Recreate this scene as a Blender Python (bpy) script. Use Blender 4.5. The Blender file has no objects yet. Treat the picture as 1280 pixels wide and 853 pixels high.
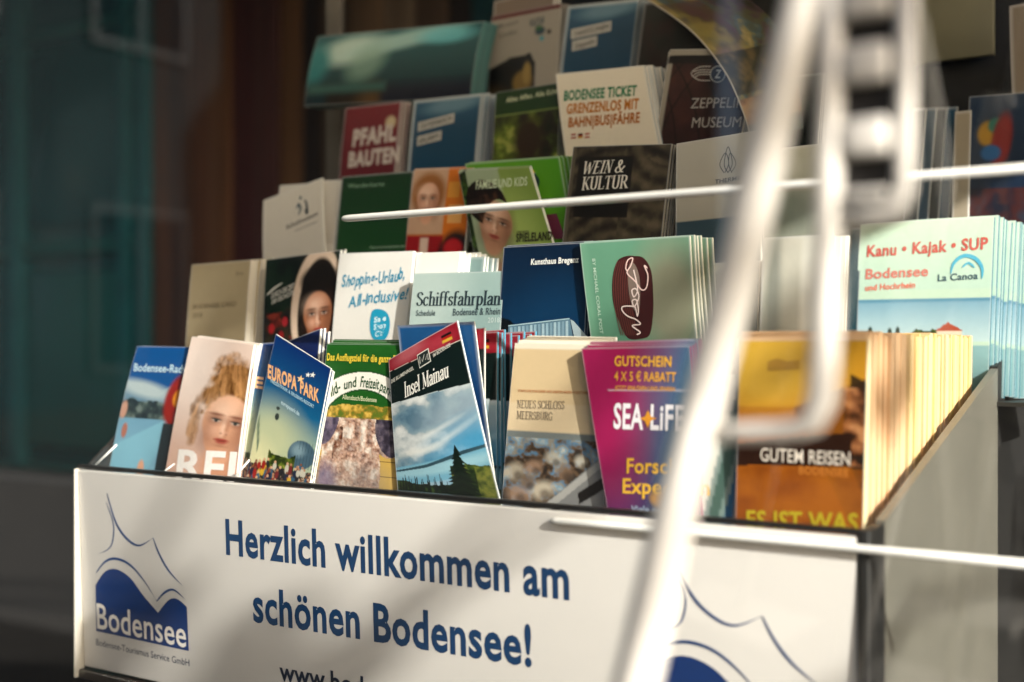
import bpy, math, random
import numpy as np
from mathutils import Matrix, Vector
from mathutils.geometry import tessellate_polygon

random.seed(4)
SC = bpy.context.scene
COL = SC.collection

# ------------------------------------------------------------------ camera
FPX, HY = 1500.0, 431.0                      # focal length and horizon row of the 1280 px wide photograph
AL = math.atan(FPX / 2333.0)
CA, SA = math.cos(AL), math.sin(AL)
FW = np.array([-SA, CA, 0.0]); RT = np.array([CA, SA, 0.0]); UP = np.array([0, 0, 1.0])
CAM = .543 * RT - 1.5 * FW + np.array([0, 0, 1.156])
cd = bpy.data.cameras.new('camera'); cam = bpy.data.objects.new('camera', cd); COL.objects.link(cam)
cam.matrix_world = Matrix(((RT[0], UP[0], -FW[0], CAM[0]), (RT[1], UP[1], -FW[1], CAM[1]),
                           (RT[2], UP[2], -FW[2], CAM[2]), (0, 0, 0, 1)))
cd.sensor_width = 36; cd.lens = 36 * FPX / 1280
cd.shift_y = (HY - 426.5) / 1280
cd.clip_start = .02; cd.clip_end = 500
cd.dof.use_dof = True; cd.dof.focus_distance = 1.30; cd.dof.aperture_fstop = 2.15
cd.dof.aperture_blades = 9
SC.camera = cam

# ------------------------------------------------------------------ light
SUN = Vector((.90, -.36, .45)).normalized()          # towards the sun
W = bpy.data.worlds.new('World'); SC.world = W; W.use_nodes = True
wn = W.node_tree; bg = wn.nodes['Background']
sky = wn.nodes.new('ShaderNodeTexSky'); sky.sky_type = 'NISHITA'; sky.sun_disc = False; sky.dust_density = 3.5; sky.air_density = .8
sky.sun_elevation = math.asin(SUN.z); sky.sun_rotation = math.atan2(SUN.x, SUN.y)
wn.links.new(sky.outputs[0], bg.inputs[0]); bg.inputs[1].default_value = .098
sl = bpy.data.lights.new('sun', 'SUN'); sl.energy = 5; sl.angle = math.radians(.6); sl.color = (1, .955, .905)
so = bpy.data.objects.new('sun', sl); COL.objects.link(so)
so.rotation_euler = SUN.to_track_quat('Z', 'Y').to_euler()
SC.view_settings.view_transform = 'Standard'; SC.view_settings.look = 'None'
SC.view_settings.exposure = 1.2; SC.view_settings.gamma = 1
SC.cycles.use_denoising = True; SC.cycles.max_bounces = 8; SC.cycles.transparent_max_bounces = 12
SC.cycles.caustics_reflective = False; SC.cycles.caustics_refractive = False
SC.cycles.sample_clamp_indirect = 4

# ------------------------------------------------------------------ helpers
def ray(px, py): return FW + RT * ((px - 640) / FPX) - UP * ((py - HY) / FPX)
def hit(px, py, p0, n):
    """point of the plane (p0, n) that the photograph shows at this pixel"""
    d = ray(px, py); n = np.array(n, float)
    return CAM + d * (np.dot(np.array(p0) - CAM, n) / np.dot(d, n))
def depth(p): return float(np.dot(np.array(p) - CAM, FW))

def lin(h):
    if isinstance(h, str):
        h = h.lstrip('#'); c = [int(h[i:i + 2], 16) / 255 for i in (0, 2, 4)]
        return tuple(((x + .055) / 1.055) ** 2.4 if x > .04045 else x / 12.92 for x in c)
    return h

_m = {}
def mat(name, col, rough=.5, metal=0, noise=0., nscale=40, bump=0., coat=0., stretch=(1, 1, 1), randv=0.):
    if name in _m: return _m[name]
    m = bpy.data.materials.new(name); m.use_nodes = True; nt = m.node_tree; b = nt.nodes['Principled BSDF']
    c = lin(col); b.inputs['Base Color'].default_value = (*c, 1)
    b.inputs['Roughness'].default_value = rough; b.inputs['Metallic'].default_value = metal
    b.inputs['Coat Weight'].default_value = coat
    if noise or bump or randv:
        tc = nt.nodes.new('ShaderNodeTexCoord'); mp = nt.nodes.new('ShaderNodeMapping'); mp.inputs['Scale'].default_value = stretch
        nz = nt.nodes.new('ShaderNodeTexNoise'); nz.inputs['Scale'].default_value = nscale; nz.inputs['Detail'].default_value = 6
        nt.links.new(tc.outputs['Object'], mp.inputs[0]); nt.links.new(mp.outputs[0], nz.inputs['Vector'])
        if noise or randv:
            mr = nt.nodes.new('ShaderNodeMapRange'); mr.inputs['To Min'].default_value = 1 - noise; mr.inputs['To Max'].default_value = 1 + noise
            mr.inputs['From Min'].default_value = .25; mr.inputs['From Max'].default_value = .75
            nt.links.new(nz.outputs['Fac'], mr.inputs['Value'])
            hs = nt.nodes.new('ShaderNodeHueSaturation'); hs.inputs['Color'].default_value = (*c, 1)
            nt.links.new(mr.outputs[0], hs.inputs['Value']); nt.links.new(hs.outputs[0], b.inputs['Base Color'])
            if randv:
                oi = nt.nodes.new('ShaderNodeObjectInfo'); m2 = nt.nodes.new('ShaderNodeMapRange')
                m2.inputs['To Min'].default_value = 1 - randv; m2.inputs['To Max'].default_value = 1 + randv * .4
                nt.links.new(oi.outputs['Random'], m2.inputs['Value'])
                mu = nt.nodes.new('ShaderNodeMath'); mu.operation = 'MULTIPLY'
                nt.links.new(mr.outputs[0], mu.inputs[0]); nt.links.new(m2.outputs[0], mu.inputs[1]); nt.links.new(mu.outputs[0], hs.inputs['Value'])
        if bump:
            bp = nt.nodes.new('ShaderNodeBump'); bp.inputs['Strength'].default_value = bump; bp.inputs['Distance'].default_value = .002
            nt.links.new(nz.outputs['Fac'], bp.inputs['Height']); nt.links.new(bp.outputs[0], b.inputs['Normal'])
    _m[name] = m
    return m
def ink(col):
    return mat('ink_' + str(col).strip('#'), col, .42, noise=.06, nscale=300)
def paper(col='#e9e6dc'):
    return mat('paper_' + col.strip('#'), col, .75, noise=.22, nscale=30, stretch=(1, 60, .6), randv=.18)

def print_material():
    m = bpy.data.materials.new('printed_paper'); m.use_nodes = True; nt = m.node_tree; b = nt.nodes['Principled BSDF']
    at = nt.nodes.new('ShaderNodeAttribute'); at.attribute_name = 'print'
    nt.links.new(at.outputs['Color'], b.inputs['Base Color'])
    b.inputs['Roughness'].default_value = .42; b.inputs['Specular IOR Level'].default_value = .35
    tc = nt.nodes.new('ShaderNodeTexCoord'); nz = nt.nodes.new('ShaderNodeTexNoise'); nz.inputs['Scale'].default_value = 14; nz.inputs['Detail'].default_value = 3
    nt.links.new(tc.outputs['Object'], nz.inputs['Vector'])
    bp = nt.nodes.new('ShaderNodeBump'); bp.inputs['Strength'].default_value = .35; bp.inputs['Distance'].default_value = .004
    nt.links.new(nz.outputs['Fac'], bp.inputs['Height']); nt.links.new(bp.outputs[0], b.inputs['Normal'])
    return m
PRINT = print_material()

def link(name, me, m, parent=None, loc=None):
    o = bpy.data.objects.new(name, me); COL.objects.link(o)
    if m: me.materials.append(m)
    if parent: o.parent = parent
    if loc: o.location = loc
    return o
def mesh(name, v, f, smooth=False):
    me = bpy.data.meshes.new(name); me.from_pydata([tuple(map(float, p)) for p in v], [], f); me.update()
    if smooth:
        me.polygons.foreach_set('use_smooth', [True] * len(me.polygons))
    return me
def tag(o, label=None, cat=None, group=None, kind=None):
    if label: o['label'] = label
    if cat: o['category'] = cat
    if group: o['group'] = group
    if kind: o['kind'] = kind
    return o
def empty(name, loc=(0, 0, 0)):
    o = bpy.data.objects.new(name, None); COL.objects.link(o); o.location = loc; o.empty_display_size = .02
    return o
BOXF = [(0, 3, 2, 1), (4, 5, 6, 7), (0, 1, 5, 4), (1, 2, 6, 5), (2, 3, 7, 6), (3, 0, 4, 7)]
def box(name, lo, hi, m, parent=None, bev=.0):
    x0, y0, z0 = lo; x1, y1, z1 = hi
    v = [(x0, y0, z0), (x1, y0, z0), (x1, y1, z0), (x0, y1, z0), (x0, y0, z1), (x1, y0, z1), (x1, y1, z1), (x0, y1, z1)]
    o = link(name, mesh(name, v, BOXF), m, parent)
    if bev:
        b = o.modifiers.new('bevel', 'BEVEL'); b.width = bev; b.segments = 3; b.limit_method = 'ANGLE'
        o.data.polygons.foreach_set('use_smooth', [True] * len(o.data.polygons))
    return o
def prism(name, poly, a0, a1, axis, m, parent=None):
    """polygon (two coordinates) extruded along axis between a0 and a1"""
    n = len(poly)
    def put(p, a): return {'x': (a, p[0], p[1]), 'y': (p[0], a, p[1]), 'z': (p[0], p[1], a)}[axis]
    v = [put(p, a0) for p in poly] + [put(p, a1) for p in poly]
    f = [tuple(range(n))[::-1], tuple(range(n, 2 * n))] + [(i, (i + 1) % n, n + (i + 1) % n, n + i) for i in range(n)]
    return link(name, mesh(name, v, f), m, parent)
def smoothpts(pts, n=8, closed=False):
    P = [np.array(p, float) for p in pts]; out = []; N = len(P)
    for i in range(N if closed else N - 1):
        if closed: p0, p1, p2, p3 = P[i - 1], P[i], P[(i + 1) % N], P[(i + 2) % N]
        else: p0, p1, p2, p3 = P[max(i - 1, 0)], P[i], P[i + 1], P[min(i + 2, N - 1)]
        for k in range(n):
            t = k / n
            out.append(.5 * ((2 * p1) + (-p0 + p2) * t + (2 * p0 - 5 * p1 + 4 * p2 - p3) * t * t + (-p0 + 3 * p1 - 3 * p2 + p3) * t ** 3))
    if not closed: out.append(P[-1])
    return out
def tube(name, pts, r, m, parent=None, sides=20, flat=1.0):
    P = [Vector(p) for p in pts]; v = []; f = []
    t0 = (P[1] - P[0]).normalized(); a = Vector((0, 1, 0)); a = (a - t0 * a.dot(t0)).normalized()
    for i, p in enumerate(P):
        t = (P[min(i + 1, len(P) - 1)] - P[max(i - 1, 0)]).normalized()
        a = (a - t * a.dot(t)).normalized(); b = t.cross(a)
        rr = r[i] if hasattr(r, '__len__') else r
        for k in range(sides):
            th = 2 * math.pi * k / sides
            v.append(p + a * math.cos(th) * rr * flat + b * math.sin(th) * rr)
    for i in range(len(P) - 1):
        for k in range(sides):
            k2 = (k + 1) % sides
            f.append((i * sides + k, i * sides + k2, (i + 1) * sides + k2, (i + 1) * sides + k))
    f.append(tuple(range(sides))[::-1]); f.append(tuple((len(P) - 1) * sides + k for k in range(sides)))
    return link(name, mesh(name, v, f, True), m, parent)

# ------------------------------------------------------------------ lettering
_tc = {}
def sans(s, bold=0.):
    """2D triangles of a line of sans lettering, cap height 1, starting at x = 0"""
    if (s, bold) in _tc: return _tc[(s, bold)]
    c = bpy.data.curves.new('t', 'FONT'); c.body = s; c.size = 1; c.offset = bold; c.resolution_u = 3; c.space_character = 1.0 + bold * 2.2; c.fill_mode = 'FRONT'
    o = bpy.data.objects.new('t', c); COL.objects.link(o)
    me = bpy.data.meshes.new_from_object(o)
    v = np.array([(p.co.x, p.co.y) for p in me.vertices]); f = [tuple(p.vertices) for p in me.polygons]
    bpy.data.objects.remove(o); bpy.data.meshes.remove(me); bpy.data.curves.remove(c)
    v = v / .73
    v[:, 0] -= v[:, 0].min()
    _tc[(s, bold)] = (v, f, v[:, 0].max())
    return _tc[(s, bold)]

X = .64
# serif glyphs: advance, strokes (points, mode, serif ends): mode a = nib width by direction, t thin, T thick, c curve by direction
G = {
 'I': (.40, [([(.2, 0), (.2, 1)], 'T', '01')]),
 'E': (.68, [([(.17, 0), (.17, 1)], 'T', '01'), ([(.17, .98), (.60, .98), (.61, .8)], 't', ''), ([(.17, .52), (.46, .52)], 't', ''), ([(.17, .02), (.62, .02), (.65, .22)], 't', '')]),
 'L': (.64, [([(.17, 0), (.17, 1)], 'T', '01'), ([(.17, .02), (.58, .02), (.61, .24)], 't', '')]),
 'T': (.70, [([(.35, 0), (.35, 1)], 'T', '0'), ([(.04, .8), (.05, .98), (.65, .98), (.66, .8)], 't', '')]),
 'H': (.80, [([(.17, 0), (.17, 1)], 'T', '01'), ([(.63, 0), (.63, 1)], 'T', '01'), ([(.17, .52), (.63, .52)], 't', '')]),
 'N': (.80, [([(.16, 0), (.16, 1)], 't', '01'), ([(.16, 1), (.64, 0)], 'T', ''), ([(.64, 0), (.64, 1)], 't', '1')]),
 'M': (.96, [([(.14, 0), (.17, 1)], 't', '01'), ([(.17, 1), (.47, .08)], 'T', ''), ([(.47, .08), (.78, 1)], 't', ''), ([(.79, 0), (.79, 1)], 'T', '01')]),
 'W': (1.08, [([(.08, 1), (.32, .0)], 'T', '0'), ([(.32, .0), (.54, .9)], 't', ''), ([(.54, .9), (.76, .0)], 'T', ''), ([(.76, 0), (1.0, 1)], 't', '1')]),
 'U': (.78, [([(.16, 1), (.16, .35), (.2, .12), (.38, .0), (.56, .1), (.62, .35), (.62, 1)], 'c', '01')]),
 'K': (.78, [([(.17, 0), (.17, 1)], 'T', '01'), ([(.2, .42), (.62, .98)], 't', '1'), ([(.32, .58), (.66, .02)], 'T', '1')]),
 'R': (.74, [([(.17, 0), (.17, 1)], 'T', '01'), ([(.17, .98), (.4, .98), (.56, .86), (.55, .62), (.4, .5), (.17, .5)], 'c', ''), ([(.36, .5), (.68, .02)], 'T', '1')]),
 'B': (.72, [([(.17, 0), (.17, 1)], 'T', '01'), ([(.17, .98), (.4, .98), (.53, .86), (.52, .64), (.38, .54), (.17, .53)], 'c', ''), ([(.3, .53), (.5, .47), (.6, .28), (.54, .08), (.38, .02), (.17, .02)], 'c', '')]),
 'S': (.60, [([(.5, .78), (.46, .93), (.3, .99), (.13, .9), (.12, .7), (.3, .55), (.48, .4), (.5, .16), (.34, .01), (.14, .05), (.09, .24)], 'c', '')]),
 'C': (.74, [([(.66, .76), (.56, .94), (.38, 1.), (.16, .84), (.09, .5), (.16, .16), (.38, 0), (.58, .06), (.67, .24)], 'c', '')]),
 'O': (.82, [([(.41, 1.), (.18, .88), (.09, .5), (.18, .12), (.41, 0), (.64, .12), (.73, .5), (.64, .88), (.41, 1.)], 'c', '')]),
 'G': (.80, [([(.68, .78), (.56, .95), (.38, 1.), (.16, .84), (.09, .5), (.16, .16), (.38, 0), (.56, .04), (.66, .14)], 'c', ''), ([(.66, .06), (.66, .44)], 'T', '1')]),
 '&': (.90, [([(.86, .5), (.7, .28), (.5, .06), (.28, .0), (.1, .14), (.12, .36), (.34, .54), (.48, .74), (.4, .94), (.26, .94), (.2, .76), (.34, .48), (.56, .2), (.74, .02), (.88, .06)], 'c', '')]),
 'n': (.62, [([(.14, 0), (.14, X)], 'T', '01'), ([(.14, .5), (.26, .62), (.4, .62), (.47, .48), (.47, .0)], 'c', '1')]),
 'm': (.92, [([(.14, 0), (.14, X)], 'T', '01'), ([(.14, .5), (.26, .62), (.38, .62), (.45, .48), (.45, 0)], 'c', '1'), ([(.45, .5), (.57, .62), (.69, .62), (.76, .48), (.76, 0)], 'c', '1')]),
 'r': (.44, [([(.14, 0), (.14, X)], 'T', '01'), ([(.14, .46), (.26, .6), (.4, .6)], 'c', '')]),
 'h': (.62, [([(.14, 0), (.14, 1.03)], 'T', '01'), ([(.14, .5), (.26, .62), (.4, .62), (.47, .48), (.47, .0)], 'c', '1')]),
 'l': (.32, [([(.15, 0), (.15, 1.03)], 'T', '01')]),
 'i': (.32, [([(.15, 0), (.15, X)], 'T', '01'), ([(.15, .84), (.15, .97)], 'T', '')]),
 'u': (.62, [([(.14, X), (.14, .2), (.2, .04), (.32, .0), (.46, .14)], 'c', '0'), ([(.47, X), (.47, 0)], 'T', '01')]),
 'p': (.62, [([(.14, -.32), (.14, X)], 'T', '01'), ([(.14, .5), (.3, .63), (.47, .55), (.52, .32), (.45, .08), (.3, .0), (.14, .12)], 'c', '')]),
 'f': (.40, [([(.16, 0), (.16, .8), (.2, .97), (.34, 1.02), (.44, .96)], 'c', '0'), ([(.02, .61), (.36, .61)], 't', '')]),
 'c': (.52, [([(.45, .48), (.38, .61), (.25, .63), (.12, .5), (.09, .3), (.14, .1), (.28, 0), (.46, .12)], 'c', '')]),
 'e': (.54, [([(.1, .34), (.46, .36), (.44, .54), (.29, .64), (.14, .54), (.09, .32), (.14, .09), (.28, 0), (.46, .12)], 'c', '')]),
 'a': (.54, [([(.1, .46), (.16, .6), (.28, .64), (.4, .56), (.41, .36), (.41, .08), (.5, .0)], 'c', ''), ([(.41, .38), (.24, .33), (.1, .22), (.12, .05), (.24, .0), (.41, .14)], 'c', '')]),
 's': (.46, [([(.38, .5), (.33, .61), (.2, .63), (.1, .52), (.14, .4), (.32, .27), (.38, .13), (.28, .01), (.14, .02), (.08, .16)], 'c', '')]),
 ' ': (.32, []),
}
def ribbon(pts, w):
    P = [np.array(p, float) for p in pts]; v = []; f = []
    for i, p in enumerate(P):
        d = P[min(i + 1, len(P) - 1)] - P[max(i - 1, 0)]; L = np.hypot(*d) or 1; n = np.array([-d[1], d[0]]) / L
        ww = w(i, d / L) if callable(w) else (w[i] if hasattr(w, '__len__') else w)
        v += [p + n * ww / 2, p - n * ww / 2]
    for i in range(len(P) - 1): f.append((2 * i, 2 * i + 1, 2 * i + 3, 2 * i + 2))
    return v, f
def serif(s, thick=.15, thin=.055):
    """layers of (vertices, faces) for seriffed lettering, cap height 1"""
    x = 0; V = []; F = []; Lr = []; k = 0
    for ch in s:
        adv, st = G[ch]
        for pts, mode, ser in st:
            pp = [np.array(p) + (x, 0) for p in pts]
            if mode == 'c' or len(pp) > 4: pp = smoothpts(pp, 5)
            wd = {'T': thick, 't': thin}.get(mode, lambda i, d: thin + (thick - thin) * abs(d[1]) ** 1.3)
            v, f = ribbon(pp, wd); b = len(V); V += v; F += [tuple(b + j for j in q) for q in f]; Lr += [k] * len(v); k += 1
            for e in ser:
                q = pp[0] if e == '0' else pp[-1]
                v, f = ribbon([q + (-.15, 0), q + (.15, 0)], .05); b = len(V)
                V += v; F += [tuple(b + j for j in g) for g in f]; Lr += [k] * 4; k += 1
        x += adv
    return np.array(V), F, np.array(Lr), x

class Flat:
    """a printed plane: origin O (bottom middle), ex along its width, n backwards, ez up, all in the world"""
    def __init__(s, O, ex, n, ez, bend=None):
        s.O, s.ex, s.n, s.ez = [np.array(a, float) for a in (O, ex, n, ez)]; s.bend = bend or (lambda x, z: 0 * x)
    def loc(s, px, py):
        p = hit(px, py, s.O, s.n) - s.O; return np.array([p @ s.ex, p @ s.ez])
    def scale(s, px, py):
        return depth(hit(px, py, s.O, s.n)) / FPX        # metres for one pixel of height
    def put(s, name, pts2, faces, col, parent, lift=.0008, layer=None, m=None, dup=False):
        p = np.array(pts2, float)
        y = s.bend(p[:, 0], p[:, 1]) - lift
        if layer is not None: y = y - np.array(layer) * 4e-6
        v = np.stack([p[:, 0], y, p[:, 1]], 1)
        return link(name, mesh(name, v, faces), m or ink(col), parent)

def text(fl, parent, s, p0, p1, cap, col, bold=.0, style='sans', lean=0., lift=.0008, name='lettering', up=None, thick=.15):
    """one line of lettering from pixel p0 to pixel p1 (baseline) with capitals cap pixels high"""
    a, b = fl.loc(*p0), fl.loc(*p1); h = cap * fl.scale(*p0)
    e = (b - a)
    u = np.array([0, 1.]) * h if up is None else np.array(up) / np.hypot(*up) * h
    if style == 'serif':
        v, f, ly, w = serif(s, thick)
    else:
        v, f, w = sans(s, bold); ly = None
    q = v.copy(); q[:, 0] = q[:, 0] / w
    xs = q[:, 0:1]; ys = v[:, 1:2]
    pts = a + xs * e + ys * (u + lean * e / np.hypot(*e) * h)
    return fl.put(name, pts, f, col, parent, lift, ly)

def fill(fl, parent, pts, col, name='emblem', px=True, lift=.0008, smooth=False, n=6):
    if smooth: pts = smoothpts(pts, n, True)
    q = [fl.loc(*p) for p in pts] if px else pts
    tr = tessellate_polygon([[Vector((p[0], p[1], 0)) for p in q]])
    return fl.put(name, q, [tuple(t) for t in tr], col, parent, lift)
def line(fl, parent, pts, w, col, name='emblem', lift=.0009, smooth=True, taper=False):
    if smooth: pts = smoothpts(pts, 8)
    q = [fl.loc(*p) for p in pts]; sc = fl.scale(*pts[0]); n = len(q)
    ww = [w * sc * ((math.sin(math.pi * (i + .4) / n)) ** .6 if taper else 1) for i in range(n)]
    v, f = ribbon(q, ww)
    return fl.put(name, v, f, col, parent, lift)

# ------------------------------------------------------------------ printed pictures, one colour per point of the sheet
def vnoise(x, y, seed=0, octv=4, pers=.5):
    out = np.zeros_like(x); amp = 1; tot = 0
    for o in range(octv):
        r = np.random.RandomState(seed * 17 + o); T = r.rand(64, 64)
        xi = np.floor(x).astype(int); yi = np.floor(y).astype(int); fx = x - xi; fy = y - yi
        fx = fx * fx * (3 - 2 * fx); fy = fy * fy * (3 - 2 * fy)
        g = lambda a, b: T[(xi + a) % 64, (yi + b) % 64]
        out += amp * ((g(0, 0) * (1 - fx) + g(1, 0) * fx) * (1 - fy) + (g(0, 1) * (1 - fx) + g(1, 1) * fx) * fy)
        tot += amp; amp *= pers; x = x * 2.03; y = y * 2.03
    return out / tot
class Art:
    """p runs 0..1 across the sheet, q runs downwards in the same unit (0..height/width)"""
    def __init__(s, W_, H_, step):
        s.nx = max(8, int(W_ / step)); s.ny = max(8, int(H_ / step)); s.A = H_ / W_
        u = np.linspace(0, 1, s.nx + 1); v = np.linspace(0, 1, s.ny + 1)
        V, U = np.meshgrid(v, u, indexing='ij'); s.p = U.ravel(); s.q = (V * s.A).ravel()
        s.c = np.ones((s.p.size, 3)) * .8
    def a(s, al, col):
        al = np.clip(al, 0, 1)[:, None]; s.c = s.c * (1 - al) + np.array(lin(col)) * al; return s
    def all(s, col): return s.a(np.ones_like(s.p), col)
    def rect(s, p0, q0, p1, q1, col, k=.008):
        m = np.minimum(np.minimum(s.p - p0, p1 - s.p), np.minimum(s.q - q0, q1 - s.q)); return s.a(m / k + .5, col)
    def vgrad(s, q0, q1, c0, c1, p0=-1, p1=2):
        t = np.clip((s.q - q0) / (q1 - q0), 0, 1)[:, None]; m = ((s.q >= q0) & (s.q <= q1) & (s.p >= p0) & (s.p <= p1))[:, None]
        s.c = np.where(m, np.array(lin(c0)) * (1 - t) + np.array(lin(c1)) * t, s.c); return s
    def ell(s, cp, cq, rp, rq, col, soft=.15, rot=0, al=1.):
        x = s.p - cp; y = s.q - cq; c, n = math.cos(rot), math.sin(rot)
        r = np.sqrt(((x * c + y * n) / rp) ** 2 + ((-x * n + y * c) / rq) ** 2)
        return s.a(np.clip((1 + soft / 2 - r) / soft, 0, 1) * al, col)
    def poly(s, pts, col, al=1.):
        ins = np.zeros(s.p.shape, bool); n = len(pts)
        for i in range(n):
            (x0, y0), (x1, y1) = pts[i], pts[(i + 1) % n]
            if y0 == y1: continue
            c = ((y0 > s.q) != (y1 > s.q)) & (s.p < (x1 - x0) * (s.q - y0) / (y1 - y0) + x0); ins ^= c
        return s.a(ins * al, col)
    def nz(s, sc, seed=1, octv=4, sx=1., sy=1.): return vnoise(s.p * sc * sx + 7, s.q * sc * sy + 3, seed, octv)
    def mottle(s, q0, q1, sc, cols, seed=1, p0=-1, p1=2, edge=.0, octv=5, al=1., mask=None):
        """patches of several colours inside a band whose upper edge is uneven"""
        n = s.nz(sc, seed, octv); n = (n - .28) / .44
        cs = np.array(sorted([lin(c) for c in cols], key=lambda c: c[0] * .3 + c[1] * .6 + c[2] * .1)); t = np.clip(n, 0, .999) * (len(cols) - 1); i = t.astype(int); fr = (t - i)[:, None]
        c = cs[i] * (1 - fr) + cs[np.minimum(i + 1, len(cols) - 1)] * fr
        e = q0 + edge * (s.nz(7, seed + 3, 4) - .5) * 2
        m = ((s.q >= e) & (s.q <= q1) & (s.p >= p0) & (s.p <= p1)).astype(float) * al
        if mask is not None: m = m * mask
        s.c = s.c * (1 - m[:, None]) + c * m[:, None]; return s
    def circ(s, cp, cq, rp, rq, rot=0):
        x = s.p - cp; y = s.q - cq; c, n = math.cos(rot), math.sin(rot)
        return (np.sqrt(((x * c + y * n) / rp) ** 2 + ((-x * n + y * c) / rq) ** 2) < 1).astype(float)
    def people(s, q0, q1, cols, seed, n=60, p0=0, p1=1, w=.018):
        r = random.Random(seed)
        for i in range(n):
            p = r.uniform(p0, p1); q = r.uniform(q0, q1); h = w * r.uniform(1.6, 3)
            s.ell(p, q, w, h, r.choice(cols), .3); s.ell(p, q - h * 1.1, w * .6, w * .7, r.choice(['#b98a6b', '#8d5f45', '#d9b090']), .3)
        return s
    def face(s, cp, cq, r, skin='#d9a888', dark='#5a3524', hair='#7a4d2d', rot=0., eye='#2a1c18', lip='#a8504a', hairw=1.25):
        cr, sn = math.cos(rot), math.sin(rot)
        def E(x, y, rx, ry, col, soft=.3, al=1.): s.ell(cp + (x * cr - y * sn) * r, cq + (x * sn + y * cr) * r, rx * r, ry * r, col, soft, rot, al)
        if hair:
            E(0, -.35, hairw * .95, 1.2, hair, .35)
        E(0, .95, .42, .5, skin, .3)
        E(0, -.05, .78, .92, skin, .12); E(0, .45, .62, .72, skin, .14); E(0, .7, .62, .5, dark, 1.1, .25)
        E(-.55, .35, .25, .5, dark, 1.4, .35); E(.6, .2, .28, .8, dark, 1.4, .5)
        E(-.2, -.45, .5, .35, '#f6dcc8', 1.6, .5); E(-.32, .3, .22, .2, '#f0c4ac', 1.5, .5); E(-.04, .12, .07, .35, '#f6dcc8', 1.4, .5)
        for k in (-1, 1):
            E(.33 * k, -.1, .26, .16, dark, 1.5, .6); E(.33 * k, -.04, .14, .05, '#cdbfb4', .8, .8); E(.33 * k, -.045, .06, .055, eye, .7, .95); E(.33 * k, -.095, .17, .028, eye, .9, .9)
            E(.36 * k, -.26, .24, .04, dark, 1.2, .7)
            E(.09 * k + .02, .36, .05, .03, dark, .9, .6)
        E(.10, .2, .06, .26, dark, 1.5, .35); E(.02, .33, .12, .07, '#f0c4ac', 1.3, .5)
        E(0, .58, .24, .055, lip, .7); E(0, .655, .19, .06, lip, .8, .85); E(0, .61, .22, .014, dark, .8, .9); E(0, .78, .2, .05, dark, 1.5, .35)
        return s

# ------------------------------------------------------------------ brochures
LEAN = math.radians(2)
ROWY = [.060, .180, .300, .415, .530, .530, .64]
ROWZ = [.950, 1.060, 1.175, 1.300, 1.440, 1.09, 1.25]

def art_mesh(art_fn, W_, H_, bend, step, seed, A0=None):
    a = Art(W_, H_, step); q0 = a.q
    if A0: a.q = a.q * (A0 / a.A)
    art_fn(a); a.q = q0
    # a little print grain and a worn light rim along the folds
    g = 1 + .05 * (a.nz(60, seed, 2) - .5)[:, None]; a.c = np.clip(a.c * g, 0, 1) ** 1.22
    rim = np.minimum(np.minimum(a.p, 1 - a.p), np.minimum(a.q, a.A - a.q)) < .006
    a.c[rim] = a.c[rim] * .6 + .28
    nx, ny = a.nx, a.ny
    x = (a.p - .5) * W_; z = H_ - a.q * W_; y = bend(x, z) - .0004
    co = np.stack([x, y, z], 1)
    i = np.arange(ny)[:, None] * (nx + 1) + np.arange(nx)[None, :]
    q = np.stack([i, i + nx + 1, i + nx + 2, i + 1], -1).reshape(-1, 4)
    me = bpy.data.meshes.new('cover'); me.vertices.add(len(co)); me.vertices.foreach_set('co', co.astype(np.float32).ravel())
    me.loops.add(q.size); me.loops.foreach_set('vertex_index', q.ravel().astype(np.int32))
    me.polygons.add(len(q)); me.polygons.foreach_set('loop_start', (np.arange(len(q)) * 4).astype(np.int32))
    me.update(calc_edges=True); me.polygons.foreach_set('use_smooth', np.ones(len(q), bool))
    at = me.color_attributes.new('print', 'FLOAT_COLOR', 'POINT')
    at.data.foreach_set('color', np.concatenate([np.clip(a.c, 0, 1), np.ones((len(co), 1))], 1).astype(np.float32).ravel())
    me.materials.append(PRINT)
    return me
def pages_mesh(W_, H_, t, bend, m):
    v = []; f = []; nz = 10; nx = 4
    prof = [(i / nx - .5) * W_ for i in range(nx + 1)]
    for k in range(nz + 1):
        z = H_ * k / nz
        for x in prof: v.append((x, float(bend(np.array([x]), np.array([z]))[0]), z))
        for x in prof[::-1]: v.append((x, float(bend(np.array([x]), np.array([z]))[0]) + t, z))
    n = 2 * (nx + 1)
    for k in range(nz):
        for j in range(n): f.append((k * n + j, k * n + (j + 1) % n, (k + 1) * n + (j + 1) % n, (k + 1) * n + j))
    f.append(tuple(range(n))[::-1]); f.append(tuple(nz * n + j for j in range(n)))
    me = mesh('pages', v, f); me.materials.append(m)
    return me

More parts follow.
